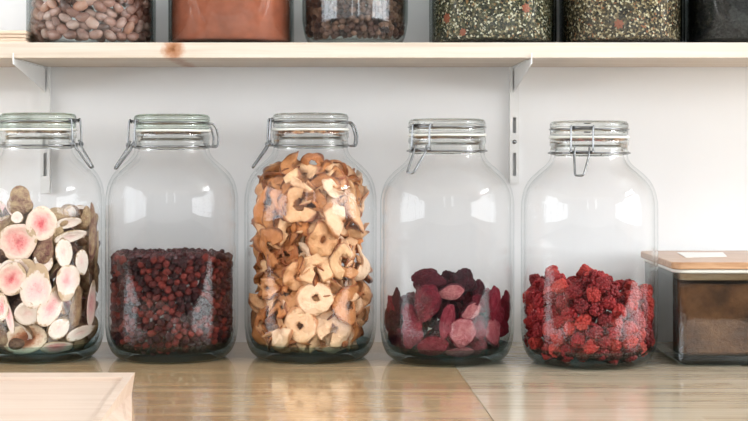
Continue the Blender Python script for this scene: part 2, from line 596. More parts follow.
daylight('daylight_right', 0, XR + .12, HR[0], 1, 5.7, (0.945, 0.97, 1.0))
daylight('shoulder_highlight_right', 0, XR + .12, HR[1], 1, 34.0, (0.98, 0.985, 1.0))  # extra bright lamp, added for the highlights on the jar shoulders
daylight('daylight_left', 0, XL - .12, HL[0], -1, 4.7, (0.91, 0.955, 1.0))
for k, (h, rad) in enumerate(zip(HF, (3.0, 3.5))):
    daylight('daylight_front', 1, YF - .12, h, -1, rad, (0.98, 0.985, 1.0))

W = bpy.data.worlds.new('sky')
SC.world = W
W.use_nodes = True
W.node_tree.nodes['Background'].inputs[0].default_value = (0.80, 0.90, 1.0, 1)
W.node_tree.nodes['Background'].inputs[1].default_value = 0.6

# ------------------------------------------------------------------ worktop
SEAM = [(0.1185, 0.0), (0.1185 + 0.0225, -0.68)]
bm = bmesh.new()
e = 0.0005
prism(bm, [(XL, -0.001, 0), (XL, -0.68, 0), (SEAM[1][0] - e, -0.68, 0), (SEAM[0][0] - e, -0.001, 0)],
      [(XL, -0.001, -0.04), (XL, -0.68, -0.04), (SEAM[1][0] - e, -0.68, -0.04), (SEAM[0][0] - e, -0.001, -0.04)])
tag(new_obj('worktop', bm, M['worktop_a'], smooth=False), 'warm tan varnished wooden worktop board left of the butt joint', 'worktop')
bm = bmesh.new()
prism(bm, [(SEAM[0][0] + e, -0.001, 0), (SEAM[1][0] + e, -0.68, 0), (XR, -0.68, 0), (XR, -0.001, 0)],
      [(SEAM[0][0] + e, -0.001, -0.04), (SEAM[1][0] + e, -0.68, -0.04), (XR, -0.68, -0.04), (XR, -0.001, -0.04)])
tag(new_obj('worktop', bm, M['worktop_b'], smooth=False), 'paler greyish varnished wooden worktop board right of the butt joint', 'worktop')

# ------------------------------------------------------------------ shelf and its brackets
SH_Z0, SH_Z1, SH_Y = 0.3729, 0.3920, -0.200
bm = bmesh.new(); box(bm, (-1.1, SH_Y, SH_Z0), (1.1, -0.0005, SH_Z1), 0.0012, 2)
tag(new_obj('wall_shelf', bm, M['pine'], smooth=False), 'long pale pine shelf board with a knot in its front edge', 'shelf')


def bracket(x, slots, z_end, label):
    t = empty('shelf_bracket', (x, 0, 0))
    tag(t, label, 'bracket', 'white shelf brackets')
    hw, d = 0.0062, 0.011
    bm = bmesh.new()
    z_top = 0.75
    edges = [z_end]
    for (a, b) in sorted(slots):
        edges += [a, b]
    edges.append(z_top)
    sw = 0.0023
    for i in range(len(edges) - 1):
        a, b = edges[i], edges[i + 1]
        if i % 2 == 0:
            box(bm, (-hw, -d, a), (hw, -d + .0015, b))
        else:
            box(bm, (-hw, -d, a), (-sw, -d + .0015, b))
            box(bm, (sw, -d, a), (hw, -d + .0015, b))
    box(bm, (-hw, -d + .0015, z_end), (-hw + .0015, -0.0005, z_top))
    box(bm, (hw - .0015, -d + .0015, z_end), (hw, -0.0005, z_top))
    box(bm, (-hw + .0015, -d + .0015, z_end), (hw - .0015, -0.0005, z_end + .0015))
    new_obj('rail', bm, M['steel_white'], t, smooth=False)
    # arm: tapering web with a folded lip along its top
    bm = bmesh.new()
    z1 = SH_Z0 - 0.0006
    w = 0.0006
    prof = [(-d - .0003, z1), (-0.2005, z1), (-0.2005, SH_Z0 + .006), (-0.2020, SH_Z0 + .006), (-0.2020, z1 - 0.007), (-0.035, z1 - 0.030), (-d - .0003, z1 - 0.034)]
    prism(bm, [(-w, y, z) for y, z in prof], [(w, y, z) for y, z in prof])
    box(bm, (-0.004, -0.17, z1 - .0012), (0.004, -d - .0003, z1 - .0001))
    new_obj('arm', bm, M['steel_white'], t, smooth=False)
    zs = [0.2713]
    for z in zs:
        bm = bmesh.new()
        lathe(bm, [(0, -.0012), (.0012, -.0012), (.0028, -.0004), (.0030, 0.0006), (0, 0.0006)], 20, closed=False)
        bmesh.ops.rotate(bm, verts=bm.verts, cent=(0, 0, 0), matrix=Matrix.Rotation(-PI / 2, 3, 'X'))
        bmesh.ops.translate(bm, verts=bm.verts, vec=(0, -d - 0.0007, z))
        new_obj('screw', bm, M['steel'], t)
    return t


zy = lambda y, D=2.02: CAMZ - (y - HY) * D / FPX
xr = (514.5 - HX) * 2.019 / FPX
xl = (45.0 - HX) * 2.019 / FPX
SL = [(zy(176), zy(153)), (zy(133), zy(117.5)), (zy(89), zy(71))]
bracket(xr, SL, zy(183.5), 'white slotted metal shelf bracket between the strawberry jar and the raspberry jar')
bracket(xl, SL + [], zy(193), 'white slotted metal shelf bracket above and behind the fig jar')

# ------------------------------------------------------------------ clip-top jars
cm = 0.01
OUT = [(6.3, 0.0), (6.95, 0.22), (7.6, 0.95), (8.06, 2.1), (8.26, 3.4), (8.33, 4.8), (8.33, 12.0), (8.33, 19.2), (8.24, 20.6), (7.95, 21.9),
       (7.4, 23.0), (6.6, 23.9), (5.8, 24.6), (5.15, 25.2), (4.78, 25.8), (4.68, 26.3)]
INN = [(4.25, 26.3), (4.35, 25.7), (4.8, 25.0), (5.5, 24.35), (6.3, 23.6), (7.05, 22.8), (7.6, 21.8), (7.88, 20.6), (7.97, 19.2), (7.97, 12.0),
       (7.97, 4.8), (7.86, 3.4), (7.5, 2.1), (6.9, 1.3), (6.0, 0.95)]
JAR_R = 8.33


def jar_meshes(lid_mat):
    prof = [(0, 0.35), (4.8, 0.35), (5.7, 0.1)] + smooth_prof(OUT, 3)
    n_base_out = 3 + 3 * 2
    prof += [(4.80, 26.45), (4.84, 26.7), (4.70, 26.9), (4.68, 27.4), (4.80, 27.6), (4.82, 28.15), (4.70, 28.4), (4.25, 28.4)]
    n_in0 = len(prof)
    prof += smooth_prof(INN, 3)
    n_base_in = len(prof) - 3 * 2 - 1
    prof += [(3.0, 0.85), (0, 0.85)]
    prof = [(r * cm, z * cm) for r, z in prof]
    bm = bmesh.new()
    lathe(bm, prof, 96, lambda i: 1 if (i < n_base_out or i >= n_base_in) else (2 if n_in0 - 9 <= i <= n_in0 else 0), closed=False)
    body = bm
    bm = bmesh.new()
    lid = [(0, 28.35), (3.6, 28.35), (3.85, 28.45), (3.9, 28.72), (4.55, 28.72), (4.74, 28.85), (4.76, 29.3), (4.66, 29.45), (4.66, 29.65), (4.78, 29.8),
           (4.78, 30.2), (4.6, 30.5), (4.2, 30.62), (3.7, 30.5), (3.3, 30.42), (0, 30.42)]
    lathe(bm, [(r * cm, z * cm) for r, z in lid], 96, closed=False)
    lidb = bm
    bm = bmesh.new()
    lathe(bm, [(r * cm, z * cm) for r, z in [(3.95, 28.42), (4.86, 28.42), (4.9, 28.55), (4.86, 28.70), (3.95, 28.70)]], 72, closed=True)
    seal = bm
    return body, lidb, seal


def circ(r, z, n=64):
    return [(r * math.cos(2 * PI * k / n), r * math.sin(2 * PI * k / n), z) for k in range(n)]


def wire_parts():
    """name, bmesh, parent-name for the wire closure; clasp towards local +X"""
    res = []
    S = lambda pts: [tuple(c * cm for c in p) for p in pts]
    wr = 0.125 * cm
    bm = bmesh.new(); tube(bm, S(circ(4.93, 26.55)), wr, 8, True); res.append(('neck_wire', bm, None))
    bm = bmesh.new(); tube(bm, S(circ(4.79, 29.55)), wr * .9, 8, True); res.append(('lid_wire', bm, None))
    h = 1.32
    bm = bmesh.new()
    tube(bm, bend(S([(4.85, -h, 29.5), (5.0, -h, 29.9), (5.15, -h, 29.8), (5.25, -h, 28.4), (5.3, -h, 27.0), (5.2, -h * .85, 26.5)])), wr, 8)
    tube(bm, bend(S([(4.85, h, 29.5), (5.0, h, 29.9), (5.15, h, 29.8), (5.25, h, 28.4), (5.3, h, 27.0), (5.2, h * .85, 26.5)])), wr, 8)
    tube(bm, S([(4.92, -h * 1.12, 29.78), (4.92, h * 1.12, 29.78)]), wr * 1.15, 8)
    for s in (-1, 1):
        tube(bm, S([(5.3 + .2 * math.cos(a), s * h, 26.75 + .2 * math.sin(a)) for a in [2 * PI * k / 12 for k in range(12)]]), wr, 8, True)
    res.append(('clasp', bm, None))
    bm = bmesh.new()
    q = .86
    tube(bm, bend(S([(5.15, -q, 27.25), (5.4, -q, 26.7), (5.7, -q, 26.1), (7.2, -q * .6, 24.0), (7.3, -q * .28, 23.82), (7.3, q * .28, 23.82), (7.2, q * .6, 24.0),
                     (5.7, q, 26.1), (5.4, q, 26.7), (5.15, q, 27.25)])), wr * 1.1, 8)
    tube(bm, S([(5.3, -h * 1.15, 26.75), (5.3, h * 1.15, 26.75)]), wr * .95, 8)
    res.append(('lever', bm, 'clasp'))
    bm = bmesh.new()
    g = .9
    for s in (-1, 1):
        tube(bm, bend(S([(-4.72, s * g, 29.5), (-5.1, s * g, 29.45), (-5.55, s * g, 28.9), (-5.85, s * g, 27.8), (-5.8, s * g, 26.9), (-5.55, s * g, 26.5), (-4.85, s * g, 26.55)])), wr, 8)
    tube(bm, S([(-5.6, -g * 1.1, 26.6), (-5.6, g * 1.1, 26.6)]), wr * 1.2, 8)
    res.append(('hinge_loop', bm, None))
    return res


_jar_cache = {}


def clip_jar(px, D, zscale, phi, label, lid_mat='lid_glass'):
    x = (px - HX) * D / FPX
    root = empty('clip_top_jar', (x, D - CAMD, 0.0004))
    tag(root, label, 'jar', 'clip-top jars on the worktop')
    root.scale = (1, 1, zscale)
    body, lidb, seal = jar_meshes(lid_mat)
    new_obj('jar_body', body, [M['glass'], M['glass_base'], M['lid_glass']], root)
    new_obj('jar_lid', lidb, M[lid_mat], root)
    new_obj('rubber_seal', seal, M['rubber'], root)
    made = {}
    for nm, bm, par in wire_parts():
        o = new_obj(nm, bm, M['steel'], made.get(par, root) if par else root)
        made[nm] = o
        if par is None:
            o.rotation_euler = (0, 0, R_(phi))
    return Vector((x, D - CAMD, 0.0004))


J = {}
J[1] = clip_jar(38.0, 1.885, 1.0, -14, 'clip-top glass jar of halved dried figs behind the wooden tray', 'lid_green')
J[2] = clip_jar(172.0, 1.885, 0.995, 205, 'clip-top glass jar half full of small dark red dried berries', 'lid_green')
J[3] = clip_jar(310.5, 1.885, 1.0, 190, 'clip-top glass jar filled up to the neck with dried apple rings')
J[4] = clip_jar(447.0, 1.86, 0.975, 229, 'clip-top glass jar holding a low heap of dark crimson dried strawberries')
J[5] = clip_jar(589.0, 1.836, 0.965, 252, 'clip-top glass jar holding bright red freeze-dried raspberries beside the glass container')

# ------------------------------------------------------------------ packing
RIN = 7.93  # inner radius, cm


def zfloor(rho):
    return 0.9 if rho <= 6.0 else 0.9 + 3.7 * (1 - math.sqrt(max(0.0, 1 - ((min(rho, 7.93) - 6.0) / 1.94) ** 2)))


def rmax_at(z):
    if z < 19.5:
        return RIN
    pts = [(19.5, 7.9), (20.6, 7.8), (21.8, 7.5), (22.8, 6.95), (23.6, 6.2), (24.35, 5.4), (25.0, 4.7), (26.5, 4.2)]
    for (a, b), (c, d) in zip(pts, pts[1:]):
        if a <= z <= c:
            return b + (d - b) * (z - a) / (c - a)
    return 4.2


def drop_pack(rad_fn, top_fn, tries=50, shrink=0.86, fails=60, seed=1, limit=4000, seeds=(), R=RIN, zf=zfloor, rm=rmax_at):
    """drop balls one by one to the lowest of several random spots; returns [x, y, z, r] in cm about the jar axis"""
    g = np.random.default_rng(seed)
    pts = np.zeros((limit + len(seeds), 4))
    n = 0
    for s in seeds:
        pts[n] = s
        n += 1
    n0 = n
    bad = 0
    while n < limit + n0 and bad < fails:
        r = rad_fn(g)
        best = None
        th = g.uniform(0, 2 * PI, tries)
        rr = (R - r) * np.sqrt(g.uniform(0, 1, tries))
        edge = g.uniform(0, 1, tries) < 0.4
        rr[edge] = R - r
        xs, ys = rr * np.cos(th), rr * np.sin(th)
        for x, y, ro in zip(xs, ys, rr):
            z = zf(ro + r * 0.4) + r * 0.7
            if n:
                q = pts[:n]
                d2 = (q[:, 0] - x) ** 2 + (q[:, 1] - y) ** 2
                s = (q[:, 3] + r) * shrink
                k = d2 < s * s
                if k.any():
                    z = max(z, float((q[k, 2] + np.sqrt(s[k] ** 2 - d2[k])).max()))
            if ro + r * 0.8 > rm(z + r * 0.5):
                continue
            if z > top_fn(x, y) - r * 0.5:
                continue
            if best is None or z < best[2]:
                best = (x, y, z, r)
        if best is None:
            bad += 1
            continue
        bad = 0
        pts[n] = best
        n += 1
    return pts[n0:n]


def copy_tree(o, loc, rot, scale):
    c = o.copy()
    COL.objects.link(c)
    c.location, c.scale = loc, scale
    c.rotation_mode = 'QUATERNION'
    c.rotation_quaternion = rot
    for ch in list(o.children):
        d = ch.copy()
        COL.objects.link(d)
        d.parent = c
        for g in list(ch.children):
            f = g.copy()
            COL.objects.link(f)
            f.parent = d
    return c


protos = []


def proto(o):
    """a source to copy from; removed at the end"""
    protos.append(o)
    return o


def rand_quat():
    return Vector((random.gauss(0, 1), random.gauss(0, 1), random.gauss(0, 1))).normalized().rotation_difference(Vector((0, 0, 1))) @ \
        Matrix.Rotation(random.uniform(0, 2 * PI), 3, 'Z').to_quaternion()


def q_face(az, tilt=0.0, spin=0.0, yaw=0.0):
    """local -Y towards azimuth az (0 = straight to the front of the jar)"""
    return (Matrix.Rotation(az + yaw, 3, 'Z') @ Matrix.Rotation(tilt, 3, 'X') @ Matrix.Rotation(spin, 3, 'Y')).to_quaternion()


def on_glass(j, px, py, depth):
    """a spot inside jar j that shows at px, py, its centre DEPTH cm in from the inner glass; returns location and azimuth"""
    c = J[j]
    rho = (RIN - depth) * cm
    D = c.y + CAMD - rho
    for _ in range(6):
        p = P(px, py, D)
        dx = max(-rho * .995, min(rho * .995, p.x - c.x))
        D = c.y + CAMD - math.sqrt(rho * rho - dx * dx)
    p = P(px, py, D)
    # narrower inside the shoulder and the rounded foot
    zz = (p.z - c.z) / cm
    rl = rmax_at(zz) if zz > 19 else RIN
    if zz < 4.5:
        rl = 6.0 + 1.93 * math.sqrt(max(0, 1 - ((4.7 - max(zz, 1.0)) / 3.7) ** 2))
    rho2 = (rl - depth) * cm
    if rho2 < rho:
        D = c.y + CAMD - rho2
        for _ in range(6):
            p = P(px, py, D)
            dx = max(-rho2 * .99, min(rho2 * .99, p.x - c.x))
            D = c.y + CAMD - math.sqrt(rho2 * rho2 - dx * dx)
        p = P(px, py, D)
        rho = rho2
    s = max(-1, min(1, (p.x - c.x) / rho))
    return p, math.asin(s)


def fit(o, j):
    """slide a piece towards the jar's axis until no vertex pokes into the glass"""
    me = o.data
    co = np.empty(len(me.vertices) * 3)
    me.vertices.foreach_get('co', co)
    co = co.reshape(-1, 3)
    rot = np.array(o.rotation_quaternion.to_matrix())
    w = (co * np.array(o.scale)) @ rot.T + np.array(o.location) - np.array(J[j])
    for _ in range(3):
        rho = np.hypot(w[:, 0], w[:, 1]) / cm
        z = w[:, 2] / cm
        up = max(0.0, 1.0 - z.min())
        lim = np.full(len(z), RIN)
        k = z < 4.7
        lim[k] = 6.0 + 1.93 * np.sqrt(np.clip(1 - ((4.7 - np.clip(z[k], 1.0, None)) / 3.7) ** 2, 0, 1))
        k = z > 19.5
        lim[k] = [rmax_at(v) for v in z[k]]
        e = float((rho - lim + 0.03).max())
        d = np.array((0.0, 0.0, up * cm))
        if e > 0:
            c = w[:, :2].mean(axis=0)
            d[:2] = -c / (np.hypot(*c) + 1e-9) * min(e, 2.0) * cm
        if e <= 0 and up <= 0:
            break
        w += d
        o.location = o.location + Vector(d)


PXCM = FPX / 1.82 / 100  # pixels per cm at the front of the jars


def bumpy(bm, amp, freq, seed):
    off = Vector((seed * 7.3, seed * 3.1, seed * 1.7))
    for v in bm.verts:
        n = v.co.normalized()
        d = mnoise.noise(v.co * freq + off) + 0.5 * mnoise.noise(v.co * freq * 2.3 + off)
        v.co += n * d * amp


# ------------------------------------------------------------------ figs
def teardrop(th, tip):
    c = math.cos(th)
    r = 0.5 * (1 - 0.06 * c)
    if c > 0.5:
        r += tip * ((c - 0.5) / 0.5) ** 2
    return r


def fig_proto(flesh, tip=0.12, depth=0.42, seed=0, hollow=0.04, width=1.0):
    n = 36
    off = Vector((seed * 5.1, 0, seed))
    out = []
    for k in range(n):
        th = 2 * PI * k / n
        r = teardrop(th, tip) * (1 + 0.06 * mnoise.noise(Vector((math.cos(th), math.sin(th), 0)) * 1.3 + off))
        out.append((r * math.sin(th) * width, r * math.cos(th)))
    bm = bmesh.new()
    rings = []
    for i in range(9):
        a = (PI / 2) * i / 8
        s, d = math.cos(a), math.sin(a) * depth
        if i == 8:
            rings.append([bm.verts.new((0, d, 0))])
        else:
            rings.append([bm.verts.new((x * s, d + 0.015 * mnoise.noise(Vector((x, d, z)) * 6 + off), z * s)) for x, z in out])
    for i in range(8):
        A, B = rings[i], rings[i + 1]
        for k in range(n):
            k2 = (k + 1) % n
            if len(B) == 1:
                bm.faces.new((A[k], B[0], A[k2]))
            else:
                bm.faces.new((A[k], B[k], B[k2], A[k2]))
    o = new_obj('fig_half', bm, M['fig_skin'])
    bm = bmesh.new()
    rings = []
    for i in range(9):
        s = 1 - i / 8
        y = -0.035 * math.sin(PI * min(1, (1 - s) * 3)) if s > 0.66 else 0.0
        y += hollow * (1 - s) * (1 - s) * 1.5
        if i == 8:
            rings.append([bm.verts.new((0, y, 0))])
        else:
            rings.append([bm.verts.new((x * s, y + 0.03 * (1 - s) * mnoise.noise(Vector((x * s, 0, z * s)) * 9 + off), z * s)) for x, z in out])
    for i in range(8):
        A, B = rings[i], rings[i + 1]
        for k in range(n):
            k2 = (k + 1) % n
            if len(B) == 1:
                bm.faces.new((A[k], A[k2], B[0]))
            else:
                bm.faces.new((A[k], A[k2], B[k2], B[k]))
    new_obj('cut_face', bm, M[flesh], o)
    return proto(o)


FP = {'pink': fig_proto('fig_pink', 0.10, 0.36, 1), 'pink2': fig_proto('fig_pink', 0.03, 0.34, 2), 'pale': fig_proto('fig_pale', 0.26, 0.36, 3), 'skin': fig_proto('fig_pink', 0.42, 0.40, 7),
      'white': fig_proto('fig_white', 0.08, 0.36, 4), 'hollow': fig_proto('fig_amber', 0.02, 0.42, 5, 0.26), 'slim': fig_proto('fig_pale', 0.14, 0.30, 6, 0.04, 0.62)}

# px, py, kind, width px, height px, spin deg, tilt deg, yaw deg, depth cm, label
FIGS = [
    (41.5, 223, 'pink2', 31, 33, 5, -5, 0, 0.25, 'round halved dried fig with pink centre, upright near the top of the fig pile'),
    (17, 242, 'pink', 37, 38, 60, 5, 0, 0.2, 'largest pink halved dried fig, below the brown stalk end against the glass'),
    (19, 205, 'skin', 27, 22, 0, 0, 0, 0.9, 'brown-skinned dried fig topping the pile with its stalk end up'),
    (17, 217.5, 'white', 13, 11, 0, 0, 0, 0.15, 'small creamy white dried fig piece between the brown stalk end and the largest pink fig'),
    (68, 223, 'white', 30, 13, 85, 25, 5, 0.6, 'white dried fig slice lying flat at the top beside the round pink fig'),
    (87, 220, 'skin', 14, 17, 20, 0, 0, 0.8, 'small brown dried fig stalk end at the top edge of the pile'),
    (71, 237, 'white', 36, 14, 80, 25, 5, 0.35, 'long white dried fig slice lying flat, second from the top under another'),
    (64, 253, 'white', 19, 27, 175, 0, 0, 0.3, 'plain white dried fig half with its point down, under the flat white slices'),
    (82, 262, 'white', 20, 24, 170, 0, 5, 0.25, 'plain white oval dried fig half next to the long brown fig'),
    (94, 240, 'skin', 15, 44, 10, 0, 10, 0.5, 'long brown dried fig skin standing upright by the jar wall'),
    (101, 250, 'slim', 9, 34, -8, 0, 35, 0.4, 'narrow white dried fig edge upright at the glass beside the long brown one'),
    (44, 251, 'skin', 22, 28, 10, 0, 0, 0.8, 'brown dried fig skin with a point, below the round pink fig'),
    (13, 272, 'pale', 34, 26, 70, 10, 0, 0.7, 'pale pink halved dried fig tucked under the largest pink fig'),
    (43, 262, 'white', 20, 20, 0, 0, 0, 0.6, 'white dried fig tip above the teardrop fig'),
    (36, 290, 'pale', 31, 36, 8, 0, 0, 0.15, 'teardrop halved dried fig with pale pink centre, in the middle of the fig jar'),
    (11, 279, 'pink', 31, 33, 40, 5, 0, 0.3, 'red-centred halved dried fig to the left of the teardrop fig'),
    (68, 280, 'pale', 27, 29, 190, 0, 0, 0.2, 'pale pink halved dried fig with its point down, right of the teardrop fig'),
    (51, 308, 'pale', 24, 38, 30, 0, 10, 0.35, 'slanting pale pink halved dried fig below the teardrop fig'),
    (92, 305, 'slim', 20, 42, 6, 0, -15, 0.2, 'long pink dried fig half standing upright low at the right jar wall'),
    (97.5, 279, 'slim', 10, 27, 4, 0, 25, 0.5, 'thin pink dried fig sliver upright above the long pink half'),
    (77, 311, 'skin', 14, 32, 8, 0, 0, 0.5, 'streaky brown and cream dried fig skin, upright between two pink halves'),
    (1, 307, 'pink', 18, 26, 0, 0, 0, 0.4, 'pink halved dried fig cut by the left edge of the photo'),
    (9, 317, 'slim', 13, 32, -14, 0, 0, 0.4, 'narrow pink dried fig sliver low in the jar, over the hollow fig'),
    (27, 314, 'white', 26, 24, 0, 20, 0, 0.7, 'cream rounded dried fig half just above the hollow fig'),
    (22, 344, 'hollow', 44, 30, 80, -8, 0, 0.35, 'hollow open dried fig with a brown inside and cream rim at the jar bottom'),
    (58, 350, 'pink', 32, 14, 90, 25, 0, 0.5, 'orange-pink dried fig half lying flat on the jar bottom'),
    (81, 333, 'white', 37, 15, 80, 15, 0, 0.4, 'white folded dried fig slice lying flat low in the jar under the long pink half'),
    (59, 329, 'white', 22, 20, 50, 10, 0, 0.6, 'white dried fig piece slanting above the orange-pink flat fig'),
    (87, 344, 'skin', 26, 14, 80, 0, 0, 0.7, 'greenish brown dried fig skin on the jar bottom, at the right'),
]
fig_seeds = []
for (px, py, kind, w, h, sp, ti, ya, dep, label) in FIGS:
    src = FP[kind]
    p, az = on_glass(1, px, py, dep)
    sw, shh = w / PXCM * cm, h / PXCM * cm
    spr = R_(sp)
    # spin mixes width and height: give the local axes the size they show
    if abs(math.sin(spr)) > 0.7:
        sw, shh = shh, sw
    q = q_face(az, R_(ti), spr, R_(ya))
    if kind == 'skin':
        q = q @ Matrix.Rotation(PI, 3, 'Z').to_quaternion()
        p = p + Vector((-math.sin(az), math.cos(az), 0)) * 0.004
    o = copy_tree(src, p, q, (sw, min(sw, shh) * 0.9 + 0.004, shh))
    fit(o, 1)
    tag(o, label, 'fig', 'dried figs in the jar')
    c = p - J[1]
    fig_seeds.append((c.x / cm, c.y / cm, c.z / cm, min(w, h) / PXCM * 0.36))


def fig_top(x, y):
    return 21.0 - 0.2 * max(0, x)


pk = drop_pack(lambda g: g.uniform(1.4, 1.75), fig_top, seed=11, seeds=fig_seeds, shrink=0.70)
for (x, y, z, r) in pk:
    az = math.atan2(x, -y)
    if abs(az) > R_(140) or math.hypot(x, y) < 2.2:
        continue
    if z > 18.3:
        continue
    src = FP[random.choice(['pink', 'pale', 'white', 'white', 'slim', 'pink2'])]
    q = q_face(az, random.gauss(0, .5), random.uniform(0, 2 * PI), random.gauss(0, .6))
    if random.random() < 0.62:
        q = q @ Matrix.Rotation(PI, 3, 'Z').to_quaternion()
    s = r * 2.0 * cm * 1.05
    o = copy_tree(src, J[1] + Vector((x, y, z)) * cm, q, (s * .9, s * .8, s))
    fit(o, 1)
    tag(o, 'dried fig half lying behind the front figs in the fig jar', 'fig', 'dried figs behind the front ones')


# ------------------------------------------------------------------ apple rings
def apple_proto(seed, arc=1.0, inner=0.17, curl=0.12, mat='apple', squash=1.0, thick=0.055):
    rnd = random.Random(seed)
    off = Vector((seed * 3.7, seed * 1.3, 0))
    n = max(12, int(44 * arc))
    full = arc >= 0.999
    bm = bmesh.new()
    cross = []
    nr = 6
    for i in range(nr + 1):
        cross.append((i / nr, -1))
    for i in range(nr, -1, -1):
        cross.append((i / nr, 1))
    ph = rnd.uniform(0, 6)
    rings = []
    for k in range(n if full else n + 1):
        th = 2 * PI * arc * k / n + ph
        ro = 0.5 * (1 + 0.24 * mnoise.noise(Vector((math.cos(th), math.sin(th), 0)) * 1.5 + off))
        ri = inner * (1 + 0.45 * mnoise.noise(Vector((math.cos(th), math.sin(th), 3)) * 2.2 + off))
        ring = []
        for (u, sd) in cross:
            r = ri + (ro - ri) * u
            edge = 1 - abs(2 * u - 1) ** 4
            t = thick * (0.45 + 0.55 * edge)
            x, z = r * math.sin(th), r * math.cos(th) * squash
            y = sd * t + curl * (r / 0.5) ** 2 * math.sin(2 * th + ph) + 0.16 * mnoise.noise(Vector((x, z, 0)) * 3.0 + off)
            y += curl * 1.3 * (x * x) * 2
            ring.append(bm.verts.new((x, y, z)))
        rings.append(ring)
    m = len(cross)
    cnt = len(rings)
    for k in range(cnt if full else cnt - 1):
        A, B = rings[k], rings[(k + 1) % cnt]
        for i in range(m):
            i2 = (i + 1) % m
            bm.faces.new((A[i], A[i2], B[i2], B[i]))
    if not full:
        bm.faces.new(rings[0][::-1])
        bm.faces.new(rings[-1])
    return proto(new_obj('apple_ring' if arc > 0.55 else 'apple_slice', bm, M[mat]))


AP = {
    'ring': [apple_proto(1, 1, .09, .12), apple_proto(2, 1, .13, .24), apple_proto(3, .93, .08, .2)],
    'pale': [apple_proto(4, 1, .10, .08, 'apple_pale'), apple_proto(5, .9, .11, .18, 'apple_pale')],
    'cee': [apple_proto(6, .74, .16, .2), apple_proto(7, .64, .20, .26), apple_proto(8, .78, .13, .18, 'apple_tan')],
    'arc': [apple_proto(9, .48, .12, .24), apple_proto(10, .42, .17, .2), apple_proto(12, .52, .07, .24, 'apple_tan')],
    'palearc': [apple_proto(13, .45, .05, .16, 'apple_pale'), apple_proto(14, .55, .09, .24, 'apple_pale')],
    'tan': [apple_proto(15, 1, .16, .22, 'apple_tan'), apple_proto(16, .8, .15, .3, 'apple_tan')],
}
# px, py, kind, width px, height px, spin, tilt, yaw, depth, label
APPLES = [
    (316, 299, 'pale', 0, 37, 35, 0, -18, 0, .3, 'pale dried apple ring with a round core hole, facing out at mid jar'),
    (324, 240, 'ring', 0, 31, 38, 10, 5, 5, .3, 'cream dried apple ring with a dark hole in the middle of the jar'),
    (268, 248, 'cee', 2, 36, 42, 60, 0, 0, .3, 'brown C-shaped dried apple ring at the left jar wall'),
    (297, 205, 'cee', 0, 38, 38, 200, 0, 0, .4, 'curved dried apple ring open at one side, in the upper left of the jar'),
    (362, 210, 'arc', 0, 30, 52, -30, 0, 10, .3, 'tall orange dried apple arc at the right jar wall'),
    (302, 181, 'palearc', 0, 24, 22, 40, 10, 0, .3, 'nearly white dried apple chunk at the shoulder of the jar'),
    (341, 189, 'palearc', 1, 34, 20, 100, 20, 0, .3, 'white dried apple slice lying flat at the shoulder of the jar'),
    (313, 164, 'tan', 0, 26, 24, 0, 0, 0, .9, 'dark brown dried apple ring topping the heap in the neck'),
    (293, 166, 'arc', 2, 26, 28, 20, 0, 0, .7, 'tan dried apple slice leaning in the neck beside the dark ring'),
    (364, 262, 'palearc', 1, 24, 44, -10, 0, 10, .25, 'pale dried apple slice upright at the right jar wall'),
    (338, 330, 'pale', 1, 44, 38, 20, -6, 0, .2, 'large pale dried apple ring leaning on the jar bottom'),
    (278, 328, 'palearc', 0, 24, 46, 5, 0, 0, .3, 'upright pale dried apple strip low in the jar'),
    (257, 326, 'tan', 1, 28, 44, 10, 0, 0, .4, 'brown dried apple ring low at the left jar wall'),
    (318, 269, 'pale', 1, 42, 32, -20, -15, 0, .45, 'pale dried apple ring half hidden behind the round-holed one'),
    (295, 277, 'ring', 2, 28, 32, 30, 0, 20, .5, 'tan dried apple ring tucked at the left of the half hidden pale ring'),
    (345, 222, 'palearc', 0, 42, 34, 120, 0, 0, .4, 'broad white dried apple slice in the upper right of the jar'),
    (352, 305, 'ring', 1, 36, 42, 30, 0, 10, .5, 'cracked cream dried apple ring low in the right of the jar'),
    (300, 326, 'pale', 0, 34, 36, 70, 0, -10, .6, 'cream dried apple ring left of the large bottom ring'),
    (290, 349, 'ring', 1, 36, 18, 80, 20, 0, .5, 'orange-edged dried apple ring flat on the jar bottom'),
    (338, 354, 'pale', 0, 38, 12, 80, 15, 0, .9, 'pale dried apple ring flat on the jar bottom under the large one'),
    (263, 205, 'arc', 0, 28, 46, 10, 0, 0, .4, 'tan upright dried apple slice at the upper left jar wall'),
    (345, 262, 'cee', 1, 30, 40, 80, 0, 0, .5, 'cream dried apple piece curling in the right of the jar'),
    (266, 288, 'ring', 0, 30, 22, 60, 15, 0, .7, 'tan dried apple ring below the brown C-shaped one'),
]
ap_seeds = []
for (px, py, kind, var, w, h, sp, ti, ya, dep, label) in APPLES:
    src = AP[kind][var % len(AP[kind])]
    p, az = on_glass(3, px, py, dep)
    sw, shh = w / PXCM * cm, h / PXCM * cm
    if kind in ('arc', 'palearc'):
        sw *= 1.15
    if abs(math.sin(R_(sp))) > 0.7:
        sw, shh = shh, sw
    o = copy_tree(src, p, q_face(az, R_(ti), R_(sp), R_(ya)), (sw, 0.036, shh))
    fit(o, 3)
    tag(o, label, 'apple ring', 'dried apple pieces in the jar')
    c = p - J[3]
    ap_seeds.append((c.x / cm, c.y / cm, c.z / cm, min(w, h) / PXCM * 0.24))


def apple_top(x, y):
    return 23.6 + 1.1 * math.exp(-((x + 0.6) ** 2 + y * y) / 6)


